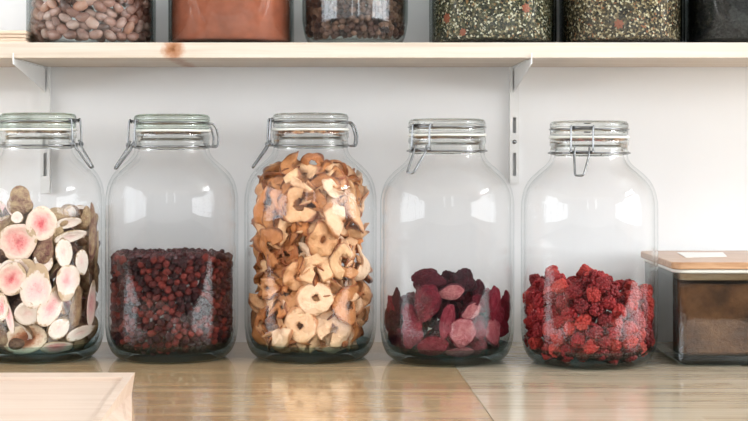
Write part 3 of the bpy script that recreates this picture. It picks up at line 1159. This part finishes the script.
pk = drop_pack(lambda g: g.uniform(1.15, 1.4), apple_top, seed=5, seeds=ap_seeds, shrink=0.62)
keep = []
for (x, y, z, r) in pk:
    az = math.atan2(x, -y)
    rho = math.hypot(x, y)
    if abs(az) > R_(125) or (rho < 3.2 and z < 21):
        continue
    keep.append((x, y, z, r, az, rho))
keep.sort(key=lambda k: k[1])
keep.sort(key=lambda k: -(k[5] - k[1] * 0.7 + (4 if k[2] > 20 else 0)))
for (x, y, z, r, az, rho) in keep[:270]:
    kind = random.choice(['ring', 'cee', 'arc', 'palearc', 'tan', 'cee', 'arc', 'arc', 'palearc', 'palearc'])
    if x < -2 and kind == 'palearc':  # tan pieces left, pale right: partly shading put into their colour
        kind = 'tan'
    if x > 1 and kind == 'tan':
        kind = 'palearc'
    src = random.choice(AP[kind])
    outer = rho > 6.2
    if rho > 5.2 and z < 22 and y < 0:
        x, y = x * .9, y * .9
    q = q_face(az, random.gauss(0, .35 if outer else .8), random.uniform(0, 2 * PI), random.gauss(0, .45 if outer else .9))
    s = random.uniform(3.8, 4.7) * cm
    lim = max(0.45, (rmax_at(z) - rho))
    o = copy_tree(src, J[3] + Vector((x, y, z)) * cm, q, (s, 0.034, s * random.uniform(.8, 1.0)))
    fit(o, 3)
    tag(o, 'dried apple piece packed among the others in the apple jar', 'apple ring', 'dried apple pieces packed in the jar')

# ------------------------------------------------------------------ small dark red berries
CR = []
for k in range(6):
    bm = bmesh.new()
    bmesh.ops.create_icosphere(bm, subdivisions=3, radius=0.5)
    for v in bm.verts:
        v.co.z *= 0.82
        v.co.x *= 1.12
    bumpy(bm, 0.13, 3.2, k + 1)
    bumpy(bm, 0.05, 8.0, k + 9)
    CR.append(proto(new_obj('dried_red_berry', bm, M['cran'])))


def cran_top(x, y):
    return 13.0 + 0.35 * mnoise.noise(Vector((x * .5, y * .5, 3)))


pk = drop_pack(lambda g: g.uniform(0.38, 0.52), cran_top, tries=24, seed=21, shrink=0.93, fails=40, limit=3200)
vis = []
for (x, y, z, r) in pk:
    az = math.atan2(x, -y)
    rho = math.hypot(x, y)
    if (abs(az) < R_(118) and rho > RIN - 2.2) or z > 11.6:
        front = -y + 0.0
        score = front + (3.0 if rho > RIN - 1.0 else 0)
        vis.append((score, x, y, z, r))
vis.sort(reverse=True)
rest = bmesh.new()
for i, (sc_, x, y, z, r) in enumerate(vis):
    src = random.choice(CR)
    loc = J[2] + Vector((x, y, z)) * cm
    q = rand_quat()
    s = r * 2.0 * cm
    if i < 300:
        o = copy_tree(src, loc, q, (s, s, s))
        tag(o, 'small wrinkled dark red dried berry in the half full jar', 'dried berry', 'dark red dried berries in the jar')
    else:
        mt = Matrix.Translation(Vector((x * .965, y * .965, z + .08)) * cm) @ q.to_matrix().to_4x4() @ Matrix.Diagonal((s, s, s, 1))
        nb = len(rest.verts)
        rest.from_mesh(src.data)
        rest.verts.ensure_lookup_table()
        bmesh.ops.transform(rest, matrix=mt, verts=rest.verts[nb:])
# object-space scale of the joined berries is metres; give them a matching material
M['cran_heap'] = mat_fruit('dried_red_berry_heap', [(0.25, srgb(30, 9, 12)), (0.5, srgb(62, 17, 20)), (0.75, srgb(92, 30, 28))], 110.0, 0.45, 0.6, 380, 0.5, 0.0, dist=0.0006)
for v in rest.verts:
    z = v.co.z / cm
    lim = RIN - .06 if z > 4.7 else 6.0 + 1.87 * math.sqrt(max(0, 1 - ((4.7 - max(z, 1.0)) / 3.7) ** 2))
    rho = math.hypot(v.co.x, v.co.y) / cm
    if rho > lim:
        v.co.x *= lim / rho
        v.co.y *= lim / rho
    v.co.z = max(v.co.z, 1.0 * cm)
o = new_obj('dried_red_berry_heap', rest, M['cran_heap'], loc=J[2])
tag(o, 'rest of the dark red dried berries behind the front ones', 'dried berries', kind='stuff')


# ------------------------------------------------------------------ strawberries
def straw_whole(seed, mat):
    bm = bmesh.new()
    bmesh.ops.create_icosphere(bm, subdivisions=4, radius=0.5)
    for v in bm.verts:
        t = v.co.z + 0.5
        k = 0.72 + 0.40 * math.sin(min(1, t * 0.95) * PI * 0.62)
        v.co.x *= k
        v.co.y *= k * 0.72
        v.co.z *= 1.05
    bumpy(bm, 0.12, 2.6, seed)
    bumpy(bm, 0.06, 6.5, seed + 3)
    bumpy(bm, 0.025, 15.0, seed + 5)
    return proto(new_obj('dried_strawberry', bm, M[mat]))


def straw_slice(seed, mat, face):
    bm = bmesh.new()
    n = 32
    off = Vector((seed * 2.2, seed * 4.1, 0))
    rings = []
    lv = [(0.0, -.13), (.35, -.135), (.7, -.125), (.92, -.10), (1.0, -.03), (1.0, .05), (.9, .13), (.6, .16), (.3, .17), (0, .17)]
    for (s, y) in lv:
        if s == 0:
            rings.append([bm.verts.new((0, y, 0))])
            continue
        ring = []
        for k in range(n):
            th = 2 * PI * k / n
            r = teardrop(th + PI, 0.06) * (1 + .12 * mnoise.noise(Vector((math.cos(th), math.sin(th), 0)) * 1.6 + off))
            x, z = r * s * math.sin(th) * .92, r * s * math.cos(th)
            ring.append(bm.verts.new((x, y + .16 * mnoise.noise(Vector((x, z, y)) * 2.4 + off) + .08 * mnoise.noise(Vector((x, z, y)) * 7 + off), z)))
        rings.append(ring)
    for i in range(len(rings) - 1):
        A, B = rings[i], rings[i + 1]
        for k in range(n):
            k2 = (k + 1) % n
            if len(A) == 1:
                f = bm.faces.new((A[0], B[k], B[k2]))
            elif len(B) == 1:
                f = bm.faces.new((A[k], B[0], A[k2]))
            else:
                f = bm.faces.new((A[k], B[k], B[k2], A[k2]))
            f.material_index = 1 if i < 3 else 0
    return proto(new_obj('dried_strawberry', bm, [M[mat], M[face]]))


SB = {'dark': [straw_whole(1, 'straw_dark'), straw_whole(2, 'straw_dark')], 'red': [straw_whole(3, 'straw_red'), straw_whole(4, 'straw_red')],
      'pinkcut': [straw_slice(5, 'straw_red', 'straw_pink'), straw_slice(6, 'straw_dark', 'straw_pink')],
      'redcut': [straw_slice(7, 'straw_dark', 'straw_red'), straw_slice(8, 'straw_red', 'straw_red')],
      'darkcut': [straw_slice(9, 'straw_dark', 'straw_dark')]}
STRAWS = [
    (428, 279, 'dark', 0, 33, 20, 95, 0, 0, 2.2, 'dark maroon dried strawberry lying across the top of the heap, left one'),
    (463, 283, 'dark', 1, 24, 26, 20, 0, 0, 2.0, 'dark maroon dried strawberry peaking at the top middle of the heap'),
    (426, 303, 'redcut', 1, 30, 36, 10, 0, 0, .6, 'large red-brown dried strawberry half facing out below the top left one'),
    (463, 333, 'pinkcut', 0, 31, 29, 10, 0, 0, .4, 'round dusty pink cut strawberry facing out low in the middle of the heap'),
    (471, 311, 'pinkcut', 1, 22, 17, 60, 10, 0, .7, 'small dusty pink strawberry slice above the round pink one'),
    (494, 304, 'red', 0, 18, 32, 5, 0, 0, .8, 'bright crimson dried strawberry standing upright in the right of the heap'),
    (494, 332, 'pinkcut', 0, 26, 28, -20, 0, 0, .5, 'pink and crimson strawberry slice facing out low at the right wall'),
    (397, 302, 'dark', 0, 10, 24, -4, 0, 0, .6, 'thin dark dried strawberry sliver upright at the left wall'),
    (387, 320, 'dark', 1, 12, 22, -10, 0, 0, .6, 'small dark dried strawberry low against the left wall'),
    (412, 332, 'red', 1, 24, 30, 20, 0, 0, .9, 'deep red dried strawberry low in the left of the heap'),
    (507.5, 307, 'red', 0, 9, 30, 4, 0, 0, .6, 'thin crimson dried strawberry sliver at the right wall'),
    (447, 322, 'redcut', 1, 16, 34, 12, 0, 10, .6, 'upright red dried strawberry slice beside the round pink one'),
    (451, 292, 'pinkcut', 1, 26, 18, 80, 15, 0, 1.4, 'dusty pink strawberry slice between the two dark top ones'),
    (432, 346, 'redcut', 0, 34, 22, 80, 10, 0, .7, 'dark red strawberry slice on the jar bottom'),
    (460, 352, 'pinkcut', 1, 30, 12, 90, 10, 0, .7, 'pink strawberry slice flat on the jar bottom under the round one'),
    (478, 290, 'darkcut', 0, 20, 20, 0, 0, 0, 2.4, 'brownish dried strawberry slice behind the peaking maroon one'),
]
st_seeds = []
for (px, py, kind, var, w, h, sp, ti, ya, dep, label) in STRAWS:
    src = SB[kind][var % len(SB[kind])]
    p, az = on_glass(4, px, py, dep)
    sw, shh = w / PXCM * cm, h / PXCM * cm
    if abs(math.sin(R_(sp))) > 0.7:
        sw, shh = shh, sw
    o = copy_tree(src, p, q_face(az, R_(ti), R_(sp), R_(ya)), (sw, max(.014, min(sw, shh) * .8), shh))
    fit(o, 4)
    tag(o, label, 'strawberry', 'dried strawberries in the jar')
    c = p - J[4]
    st_seeds.append((c.x / cm, c.y / cm, c.z / cm, min(w, h) / PXCM * 0.36))


def straw_top(x, y):
    return 7.8 + 2.0 * math.exp(-((x - 0.3) ** 2) / 14) - 0.10 * max(0, -x) + 0.4 * math.sin(x * 1.7)


pk = drop_pack(lambda g: g.uniform(1.05, 1.4), straw_top, seed=31, seeds=st_seeds, shrink=0.76)
for (x, y, z, r) in pk:
    az = math.atan2(x, -y)
    rho = math.hypot(x, y)
    if abs(az) > R_(150) and z < 6:
        continue
    if rho < 2.5 and z < 6:
        continue
    kind = random.choice(['dark', 'red', 'dark', 'redcut', 'pinkcut', 'darkcut'] if x < 2 else ['red', 'redcut', 'pinkcut', 'red'])
    s = r * 2.05 * cm
    o = copy_tree(random.choice(SB[kind]), J[4] + Vector((x, y, z)) * cm, q_face(az, random.gauss(0, .5), random.uniform(0, 6.28), random.gauss(0, .6)), (s * .95, s * .9, s))
    fit(o, 4)
    tag(o, 'dried strawberry packed among the others in the strawberry jar', 'strawberry', 'dried strawberries packed in the jar')


# ------------------------------------------------------------------ raspberries
def rasp_proto(seed):
    rnd = random.Random(seed)
    bm = bmesh.new()
    rows = 6
    for i in range(rows):
        t = i / (rows - 1)
        z = -0.40 + 0.84 * t
        rad = 0.40 * math.sqrt(max(0.02, 1 - ((t - 0.28) / 0.80) ** 2))
        if i == rows - 1:
            rad = 0.07
        n = max(3, int(2 * PI * rad / 0.25))
        for k in range(n):
            a = 2 * PI * (k + 0.5 * (i % 2)) / n + rnd.uniform(-.12, .12)
            c = Vector((rad * math.cos(a), rad * math.sin(a), z + rnd.uniform(-.03, .03)))
            nb = len(bm.verts)
            bmesh.ops.create_icosphere(bm, subdivisions=2, radius=0.145 * rnd.uniform(.88, 1.12), matrix=Matrix.Translation(c))
    # inner body so the gaps between drupelets close
    bmesh.ops.create_icosphere(bm, subdivisions=2, radius=0.36, matrix=Matrix.Diagonal((1, 1, 1.15, 1)))
    sx = rnd.uniform(.85, 1.0)
    for v in bm.verts:
        v.co.y *= sx
    return proto(new_obj('raspberry', bm, M['rasp']))


RP = [rasp_proto(k) for k in range(1, 6)]


def rasp_top(x, y):
    e_ = 0.55 * math.sin(x * 1.3 + 0.6) + 0.4 * math.sin(x * 2.9)
    return (10.0 if x < 2.6 else 8.9) + e_ + 0.3 * mnoise.noise(Vector((x, y, 0)))


pk = drop_pack(lambda g: g.uniform(0.74, 0.9), rasp_top, tries=40, seed=41, shrink=1.0)
keep = []
for (x, y, z, r) in pk:
    az = math.atan2(x, -y)
    rho = math.hypot(x, y)
    if (abs(az) < R_(120) and rho > RIN - 4.6) or z > 7.6:
        keep.append((-y + (2 if rho > RIN - 1.2 else 0) + (1.5 if z > 7.6 else 0), x, y, z, r))
keep.sort(reverse=True)
for (sc_, x, y, z, r) in keep[:295]:
    s = r * 2.0 * cm
    o = copy_tree(random.choice(RP), J[5] + Vector((x, y, z)) * cm, rand_quat(), (s, s, s))
    tag(o, 'red freeze-dried raspberry in the clip-top jar beside the glass container', 'raspberry', 'freeze-dried raspberries in the jar')


# ------------------------------------------------------------------ jars on the shelf
def plain_jar(px0, px1, D, prof_fn, h, label, mat='glass_dark'):
    r = (px1 - px0) / 2 * D / FPX
    x = ((px0 + px1) / 2 - HX) * D / FPX
    y = D - CAMD
    root = empty('storage_jar', (x, y, SH_Z1 + 0.0004))
    tag(root, label, 'jar', 'storage jars on the shelf')
    o_, i_ = prof_fn(r, h)
    bm = bmesh.new()
    lathe(bm, o_ + i_, 80, closed=False)
    new_obj('jar_body', bm, M[mat], root)
    bm = bmesh.new()
    rt = o_[-1][0]
    lathe(bm, [(0, h + .001), (rt * 1.02, h + .001), (rt * 1.04, h + .006), (rt * 1.04, h + .014), (rt * .9, h + .018), (0, h + .018)], 64, closed=False)
    new_obj('jar_lid', bm, M['steel'], root)
    return Vector((x, y, SH_Z1 + 0.0004)), r


def straight(r, h):
    o_ = [(0, .0015), (r * .8, .0015), (r - .006, 0), (r - .002, .0012), (r, .004), (r, h * .85), (r * .97, h * .92), (r * .86, h * .96), (r * .84, h)]
    i_ = [(r * .84 - .003, h), (r * .86 - .003, h * .955), (r * .97 - .003, h * .915), (r - .0035, h * .85), (r - .0035, .008), (r - .006, .0055), (0, .005)]
    return o_, i_


def rounded(r, h):
    o_ = smooth_prof([(r * .80, 0), (r * .87, .004), (r * .94, .013), (r * .985, .028), (r, .045), (r, h * .6), (r * .98, h * .8), (r * .8, h * .93), (r * .62, h)], 3)
    o_ = [(0, .002), (r * .7, .002)] + o_
    i_ = smooth_prof([(r * .62 - .003, h), (r * .8 - .003, h * .925), (r * .98 - .004, h * .79), (r - .004, h * .6), (r - .004, .045), (r * .985 - .004, .030), (r * .94 - .004, .018), (r * .84 - .003, .010)], 3)
    i_ += [(r * .5, .009), (0, .009)]
    return o_, i_


H = 0.20
SJ1 = plain_jar(27.5, 155.5, 1.935, straight, H, 'glass jar of pinkish mottled beans at the left end of the shelf')
SJ2 = plain_jar(168.5, 294, 1.935, straight, H, 'glass jar of reddish brown powder on the shelf above the knot')
SJ3 = plain_jar(302, 408, 1.935, rounded, H, 'round-bottomed glass jar of small dark berries on the shelf')
SJ4 = plain_jar(429, 556, 1.935, straight, H, 'glass jar of green and cream herb mix on the shelf above the bracket')
SJ5 = plain_jar(559.5, 683.5, 1.935, straight, H, 'glass jar of brownish herb mix on the shelf next to the dark jar')
SJ6 = plain_jar(685.5, 806, 1.935, straight, H, 'glass jar of near-black contents cut off at the right end of the shelf')

# beans
BN = []
for k in range(5):
    bm = bmesh.new()
    bmesh.ops.create_icosphere(bm, subdivisions=3, radius=0.5)
    for v in bm.verts:
        v.co.y *= 0.62
        v.co.z *= 0.66
        v.co.z += 0.10 * (v.co.x ** 2) * 4 * 0.5
    bumpy(bm, 0.03, 1.6, k + 2)
    BN.append(proto(new_obj('bean', bm, M['bean'])))


def bean_pack(r_cm, zb, top, rad, seed):
    return drop_pack(rad, lambda x, y: top, tries=40, seed=seed, shrink=0.84, R=r_cm, zf=lambda rho: zb, rm=lambda z: r_cm)


c, r = SJ1
RB = r / cm - 0.42
pk = bean_pack(RB, 0.62, 8.6, lambda g: g.uniform(0.66, 0.86), 51)
for (x, y, z, rr) in pk:
    az = math.atan2(x, -y)
    rho = math.hypot(x, y)
    if abs(az) > R_(115) or rho < RB - 2.6:
        continue
    # long axis along the glass, a random slant
    q = q_face(az, random.gauss(0, .3), random.gauss(0.1, .55), random.gauss(0, .25))
    s = rr * 2 * cm
    o = copy_tree(random.choice(BN), c + Vector((x, y, z)) * cm, q, (s * 1.32, s * 1.2, s * 1.22))
    tag(o, 'mottled pinkish bean in the jar at the left end of the shelf', 'bean', 'mottled beans in the shelf jar')

# dark berries in the round-bottomed jar
SD = []
for k in range(4):
    bm = bmesh.new()
    bmesh.ops.create_icosphere(bm, subdivisions=2, radius=0.5)
    bumpy(bm, 0.10, 3.4, k + 4)
    SD.append(proto(new_obj('dark_berry', bm, M['seed'])))
c, r = SJ3
RB3 = r / cm - 0.45


def zf3(rho):
    t = max(0.0, (rho / (r / cm) - .80) / .20)
    return 1.0 + 3.2 * min(1, t) ** 2.2


pk = drop_pack(lambda g: g.uniform(0.36, 0.46), lambda x, y: 6.9, tries=20, seed=61, shrink=0.84, R=RB3, zf=zf3, rm=lambda z: RB3, limit=1500)
cand = []
for (x, y, z, rr) in pk:
    az = math.atan2(x, -y)
    rho = math.hypot(x, y)
    if abs(az) < R_(105) and rho > RB3 - 1.7:
        cand.append((-y + (2 if rho > RB3 - .8 else 0), x, y, z, rr))
cand.sort(reverse=True)
for (sc_, x, y, z, rr) in cand[:300]:
    s = rr * 2.15 * cm
    o = copy_tree(random.choice(SD), c + Vector((x, y, z)) * cm, rand_quat(), (s, s, s))
    tag(o, 'small round dark berry in the round-bottomed shelf jar', 'berry', 'dark berries in the shelf jar')


def fill(name, cr, mat, label, cat, top=0.15, flakes=0, seed=1, fl=0.004, petals=False):
    c, r = cr
    ri = r - 0.0045
    rnd = random.Random(seed)
    bm = bmesh.new()
    prof = [(0, .0062), (ri - .004, .0062), (ri - .001, .0085), (ri - (0.0012 if flakes else 0), .012), (ri - (0.0012 if flakes else 0), top - .004), (ri - .004, top), (ri * .5, top + .004), (0, top + .005)]
    lathe(bm, prof, 72, closed=False)
    for _ in range(flakes):
        a = rnd.uniform(-PI * .70, PI * .70) - PI / 2
        z = rnd.uniform(.009, top - .004)
        s = fl * rnd.uniform(.5, 1.3)
        q = Vector((rnd.gauss(0, 1), rnd.gauss(0, 1), rnd.gauss(0, 1))).normalized().rotation_difference(Vector((0, 0, 1)))
        rr = ri - 0.0010 - s * .22
        ctr = Vector((rr * math.cos(a), rr * math.sin(a), z))
        w, t = s * rnd.uniform(.3, .7), s * .16
        vs = []
        for dz in (-t, t):
            for (ux, uy) in ((-s * .5, 0), (0, -w * .5), (s * .5, 0), (0, w * .5)):
                v = q @ Vector((ux, uy, dz))
                p = ctr + v
                m = math.hypot(p.x, p.y)
                if m > ri - .0002:
                    p.x *= (ri - .0002) / m
                    p.y *= (ri - .0002) / m
                p.z = max(.0062, p.z)
                vs.append(bm.verts.new(p))
        for f in ((3, 2, 1, 0), (4, 5, 6, 7), (0, 1, 5, 4), (1, 2, 6, 5), (2, 3, 7, 6), (3, 0, 4, 7)):
            bm.faces.new([vs[i] for i in f])
    o = new_obj(name, bm, M[mat], smooth=not flakes, loc=c)
    tag(o, label, cat, kind='stuff')
    return o


fill('cocoa_powder', SJ2, 'cocoa', 'reddish brown powder filling its shelf jar', 'powder')
fill('herb_mix', SJ4, 'herb', 'dried green and cream herb mix filling its shelf jar', 'herbs', flakes=5000, fl=.0032, seed=3)
fill('herb_mix', SJ5, 'herb2', 'dried brownish herb mix filling the jar next to the dark one', 'herbs', flakes=5000, fl=.0032, seed=4)
fill('leaf_tea', SJ6, 'tea', 'near-black loose leaf filling the last shelf jar', 'tea', flakes=1500, seed=5)

# orange dried flower heads in the herb jars
def petal_proto():
    bm = bmesh.new()
    for k in range(7):
        a = 2 * PI * k / 7
        ring = []
        n = 8
        c = Vector((.26 * math.cos(a), -.05 + .04 * (k % 2), .26 * math.sin(a)))
        nb = len(bm.verts)
        bmesh.ops.create_icosphere(bm, subdivisions=2, radius=.24, matrix=Matrix.Translation(c) @ Matrix.Rotation(-a, 4, 'Y') @ Matrix.Diagonal((1.1, .35, .7, 1)))
    bmesh.ops.create_icosphere(bm, subdivisions=2, radius=.2)
    bumpy(bm, .05, 5, 2)
    return proto(new_obj('dried_flower', bm, M['petal']))


PT = petal_proto()
for (cr, px, py, w, label) in [(SJ4, 447, 18, 11, 'orange dried flower head pressed to the glass of the green and cream herb jar'),
                               (SJ4, 526, 8, 10, 'orange-pink dried flower head high in the green and cream herb jar'),
                               (SJ4, 463, 32, 8, 'small tan dried flower head near the bottom of the green and cream herb jar'),
                               (SJ5, 619, 24, 10, 'orange-red dried flower head pressed to the glass of the brownish herb jar')]:
    c, r = cr
    rho = r - .0056
    D = c.y + CAMD - rho
    for _ in range(5):
        p = P(px, py, D)
        D = c.y + CAMD - math.sqrt(max(1e-8, rho ** 2 - (p.x - c.x) ** 2))
    p = P(px, py, D)
    az = math.asin((p.x - c.x) / rho)
    o = copy_tree(PT, p, q_face(az), (w / PXCM * cm, .006, w / PXCM * cm))
    tag(o, label, 'flower', 'dried flowers in the herb jars')

# thin boards lying at the left end of the shelf
zb = SH_Z1 + 0.0002
for k, (dx, dy, th, lab) in enumerate([(0.0, 0, .0042, 'thin pale wooden board lying on the shelf, lowest of its stack'),
                                       (-.003, .003, .0040, 'thin pale wooden board, second from the bottom of the stack at the shelf end'),
                                       (-.002, .001, .0041, 'thin pale wooden board, third from the bottom of the stack at the shelf end'),
                                       (-.001, -.002, .0042, 'thin pale wooden board on top of the stack beside the bean jar')]):
    bm = bmesh.new()
    x1 = (26.3 - HX) * 1.86 / FPX + dx
    box(bm, (x1 - .21, -.165 + dy, 0), (x1, -.02 + dy, th), .0008, 2)
    tag(new_obj('thin_board', bm, M['kraft'], smooth=False, loc=(0, 0, zb)), lab, 'board', 'thin boards at the shelf end')
    zb += th + .0002

# ------------------------------------------------------------------ glass container with bamboo lid
LZ = 0.1255
x0 = (673.0 - HX) * 1.79 / FPX
CW, CY0, CY1 = 0.215, 1.79 - CAMD, 2.0 - CAMD
root = empty('food_container', (x0 + CW / 2, (CY0 + CY1) / 2, 0.0004))
tag(root, 'square glass container with bamboo lid at the right end of the worktop', 'container')
hw, hd = CW / 2, (CY1 - CY0) / 2


def rrect(hx, hy, r, n=6):
    pts = []
    for (sx, sy, a0) in ((1, -1, -PI / 2), (1, 1, 0), (-1, 1, PI / 2), (-1, -1, PI)):
        for k in range(n + 1):
            a = a0 + PI / 2 * k / n
            pts.append((sx * (hx - r) + r * math.cos(a), sy * (hy - r) + r * math.sin(a)))
    return pts


def loft(bm, layers, cap0=True, cap1=True):
    """layers: (hx, hy, r, z)"""
    rings = [[bm.verts.new((x, y, z)) for x, y in rrect(hx, hy, r)] for hx, hy, r, z in layers]
    for A, B in zip(rings, rings[1:]):
        for k in range(len(A)):
            k2 = (k + 1) % len(A)
            bm.faces.new((A[k], A[k2], B[k2], B[k]))
    if cap0:
        bm.faces.new(rings[0][::-1])
    if cap1:
        bm.faces.new(rings[-1])


gx, gy = hw - .004, hd - .004
gh = LZ - .0135
bm = bmesh.new()
loft(bm, [(gx - .014, gy - .014, .012, 0), (gx - .007, gy - .007, .014, .0012), (gx - .0006, gy - .0006, .016, .007), (gx, gy, .016, gh - .004), (gx, gy, .016, gh),
          (gx - .005, gy - .005, .012, gh), (gx - .0055, gy - .0055, .012, gh - .004), (gx - .0062, gy - .0062, .011, .014), (gx - .014, gy - .018, .009, .010)])
new_obj('glass_body', bm, M['box_glass'], root, smooth=False)
bm = bmesh.new()
loft(bm, [(hw - .001, hd - .001, .012, LZ - .0085), (hw, hd, .013, LZ - .0075), (hw, hd, .013, LZ - .001), (hw - .001, hd - .001, .012, LZ)])
lid = new_obj('bamboo_lid', bm, M['bamboo'], root, smooth=False)
bm = bmesh.new()
loft(bm, [(gx - .0085, gy - .0085, .010, LZ - .0225), (gx - .0078, gy - .0078, .010, LZ - .0215), (gx - .0078, gy - .0078, .010, LZ - .0090)])
new_obj('lid_plug', bm, M['bamboo'], lid, smooth=False)
bm = bmesh.new()
loft(bm, [(gx + .0005, gy + .0005, .016, gh + .0004), (gx + .0015, gy + .0015, .016, gh + .002), (gx + .0005, gy + .0005, .016, LZ - .0090)])
new_obj('silicone_seal', bm, M['rubber'], lid, smooth=False)
# contents
bm = bmesh.new()
fx, fy = gx - .0078, gy - .0078
loft(bm, [(fx - .008, fy - .008, .008, .0112), (fx - .0015, fy - .0015, .010, .016), (fx, fy, .010, .05), (fx, fy, .010, .0955), (fx - .003, fy - .003, .010, .098), (fx * .5, fy * .5, .010, .0995)])
o = new_obj('brown_granules', bm, M['sugar'], smooth=False, loc=root.location)
tag(o, 'brown granular contents filling the bamboo-lidded glass container', 'contents', kind='stuff')
# thin flat white shape on the lid
bm = bmesh.new()
pa = [P(677, 253.3, 1.955), P(723, 253.5, 1.955), P(727, 258.6, 1.88), P(686, 259.8, 1.865)]
zt = LZ + 0.0004 + .0003
top = [(p.x, p.y, zt + .0006) for p in pa]
bot = [(p.x, p.y, zt) for p in pa]
prism(bm, top, bot)
tag(new_obj('lid_patch', bm, M['patch_white'], smooth=False), 'small flat white shape on the bamboo lid of the container', 'card')

# ------------------------------------------------------------------ wooden tray in front
TZ = 0.025


def PZ(px, py, z):
    D = (CAMZ - z) * FPX / (py - HY)
    return Vector(((px - HX) * D / FPX, D - CAMD, z))


tray = empty('wooden_tray', (-0.36, -0.55, 0))
tag(tray, 'pale wooden tray with a narrow sloping rim lying in front of the fig jar', 'tray')
ofs = Vector(tray.location)
far_r, mid_r, near_r = PZ(135, 372.5, TZ), PZ(131.7, 394, 0.0008), None
dirn = (PZ(100.5, 421, TZ) - PZ(135, 372.5, TZ))
near_r = far_r + dirn * 1.15
far_l = Vector((-0.62, far_r.y - 0.004, TZ))
near_l = Vector((-0.62, near_r.y, TZ))
b_far_r = Vector((far_r.x - .003, far_r.y + .006, 0.0006))
b_mid = PZ(134.7, 421, 0.0006)
b_dir = (b_mid - PZ(131.7, 394, 0.0006))
b_near_r = Vector((b_mid.x + b_dir.x * .9, near_r.y, 0.0006))
b_far_r = PZ(131.7, 394, 0.0006)
b_far_l = Vector((-0.62, b_far_r.y, 0.0006))
b_near_l = Vector((-0.62, near_r.y, 0.0006))
bm = bmesh.new()
rimw = 0.010
# outer ring, bevelled inwards to the recessed panel
outer = [far_l, far_r, near_r, near_l]
inner = [far_l + Vector((rimw, -.032, 0)), far_r + Vector((-rimw * .75, -.032, 0)), near_r + Vector((-rimw * .75, rimw, 0)), near_l + Vector((rimw, rimw, 0))]
bott = [b_far_l, b_far_r, b_near_r, b_near_l]
vo = [bm.verts.new(p - ofs) for p in outer]
vi = [bm.verts.new(p - ofs) for p in inner]
vd = [bm.verts.new(p - ofs + Vector((0, 0, -.0035))) for p in inner]
vb = [bm.verts.new(p - ofs) for p in bott]
vdb = [bm.verts.new(p - ofs + Vector((0, 0, -.0155))) for p in inner]
for i in range(4):
    j = (i + 1) % 4
    bm.faces.new((vo[i], vo[j], vi[j], vi[i]))
    bm.faces.new((vi[i], vi[j], vd[j], vd[i]))
    bm.faces.new((vo[j], vo[i], vb[i], vb[j]))
    bm.faces.new((vd[i], vd[j], vdb[j], vdb[i]))
    bm.faces.new((vdb[i], vdb[j], vb[j], vb[i]))
new_obj('rim', bm, M['tray'], tray, smooth=False)
bm = bmesh.new()
g = Vector((0, 0, -.0035))
pin = [p + g - ofs for p in inner]
cx = sum((p for p in pin), Vector()) / 4
pin = [p + (cx - p).normalized() * .0006 for p in pin]
prism(bm, pin, [p + Vector((0, 0, -.006)) for p in pin])
new_obj('panel', bm, M['tray'], tray, smooth=False)

# packed apple pieces that cut through others are taken out
from mathutils.bvhtree import BVHTree
bpy.context.view_layer.update()


def world_geo(o):
    co = np.empty(len(o.data.vertices) * 3)
    o.data.vertices.foreach_get('co', co)
    mw = np.array(o.matrix_world)
    return co.reshape(-1, 3) @ mw[:3, :3].T + mw[:3, 3], [tuple(p.vertices) for p in o.data.polygons]


ga = [(o, *world_geo(o)) for o in COL.objects if o.get('category') == 'apple ring']


def box_of(w):
    c = Vector(w.min(axis=0)), Vector(w.max(axis=0))
    return c


# the world box of the turned local box, as large as a viewer's box would be
def big_box(o):
    cs = [o.matrix_world @ Vector(c) for c in o.bound_box]
    return [min(c[i] for c in cs) for i in range(3)], [max(c[i] for c in cs) for i in range(3)]


boxes = [big_box(o) for o, _, _ in ga]
trees, gone = {}, set()
for i in range(len(ga)):
    for j in range(i + 1, len(ga)):
        if i in gone or j in gone:
            continue
        v = 1.0
        for k in range(3):
            v *= max(0.0, min(boxes[i][1][k], boxes[j][1][k]) - max(boxes[i][0][k], boxes[j][0][k]))
        if v < 9.5e-5:
            continue
        for k in (i, j):
            if k not in trees:
                trees[k] = BVHTree.FromPolygons([tuple(p) for p in ga[k][1]], ga[k][2])
        if trees[i].overlap(trees[j]):
            packed = [k for k in (j, i) if ga[k][0].get('group') == 'dried apple pieces packed in the jar']
            if packed:
                gone.add(packed[0])
for k in gone:
    bpy.data.objects.remove(ga[k][0])

# ------------------------------------------------------------------ tidy up, camera, view
for o in protos:
    for ch in list(o.children):
        bpy.data.objects.remove(ch)
    bpy.data.objects.remove(o)

cam = bpy.data.cameras.new('camera')
co = bpy.data.objects.new('camera', cam)
COL.objects.link(co)
co.location = (0, -CAMD, CAMZ)
co.rotation_euler = (PI / 2, 0, 0)
cam.sensor_width = 36
cam.lens = FPX / 748 * 36
cam.shift_x = (374 - HX) / 748
cam.shift_y = (HY - 210.5) / 748
cam.clip_start = 0.05
SC.camera = co

SC.view_settings.view_transform = 'Standard'
SC.view_settings.look = 'None'
SC.view_settings.gamma = 1.0
SC.view_settings.use_curve_mapping = False
SC.view_settings.exposure = 0.62
SC.cycles.use_denoising = True
SC.cycles.transparent_max_bounces = 48
SC.cycles.max_bounces = 14
SC.cycles.transmission_bounces = 12
SC.cycles.glossy_bounces = 5
SC.cycles.diffuse_bounces = 4
SC.cycles.sample_clamp_indirect = 6.0
SC.cycles.caustics_reflective = False
SC.cycles.caustics_refractive = True
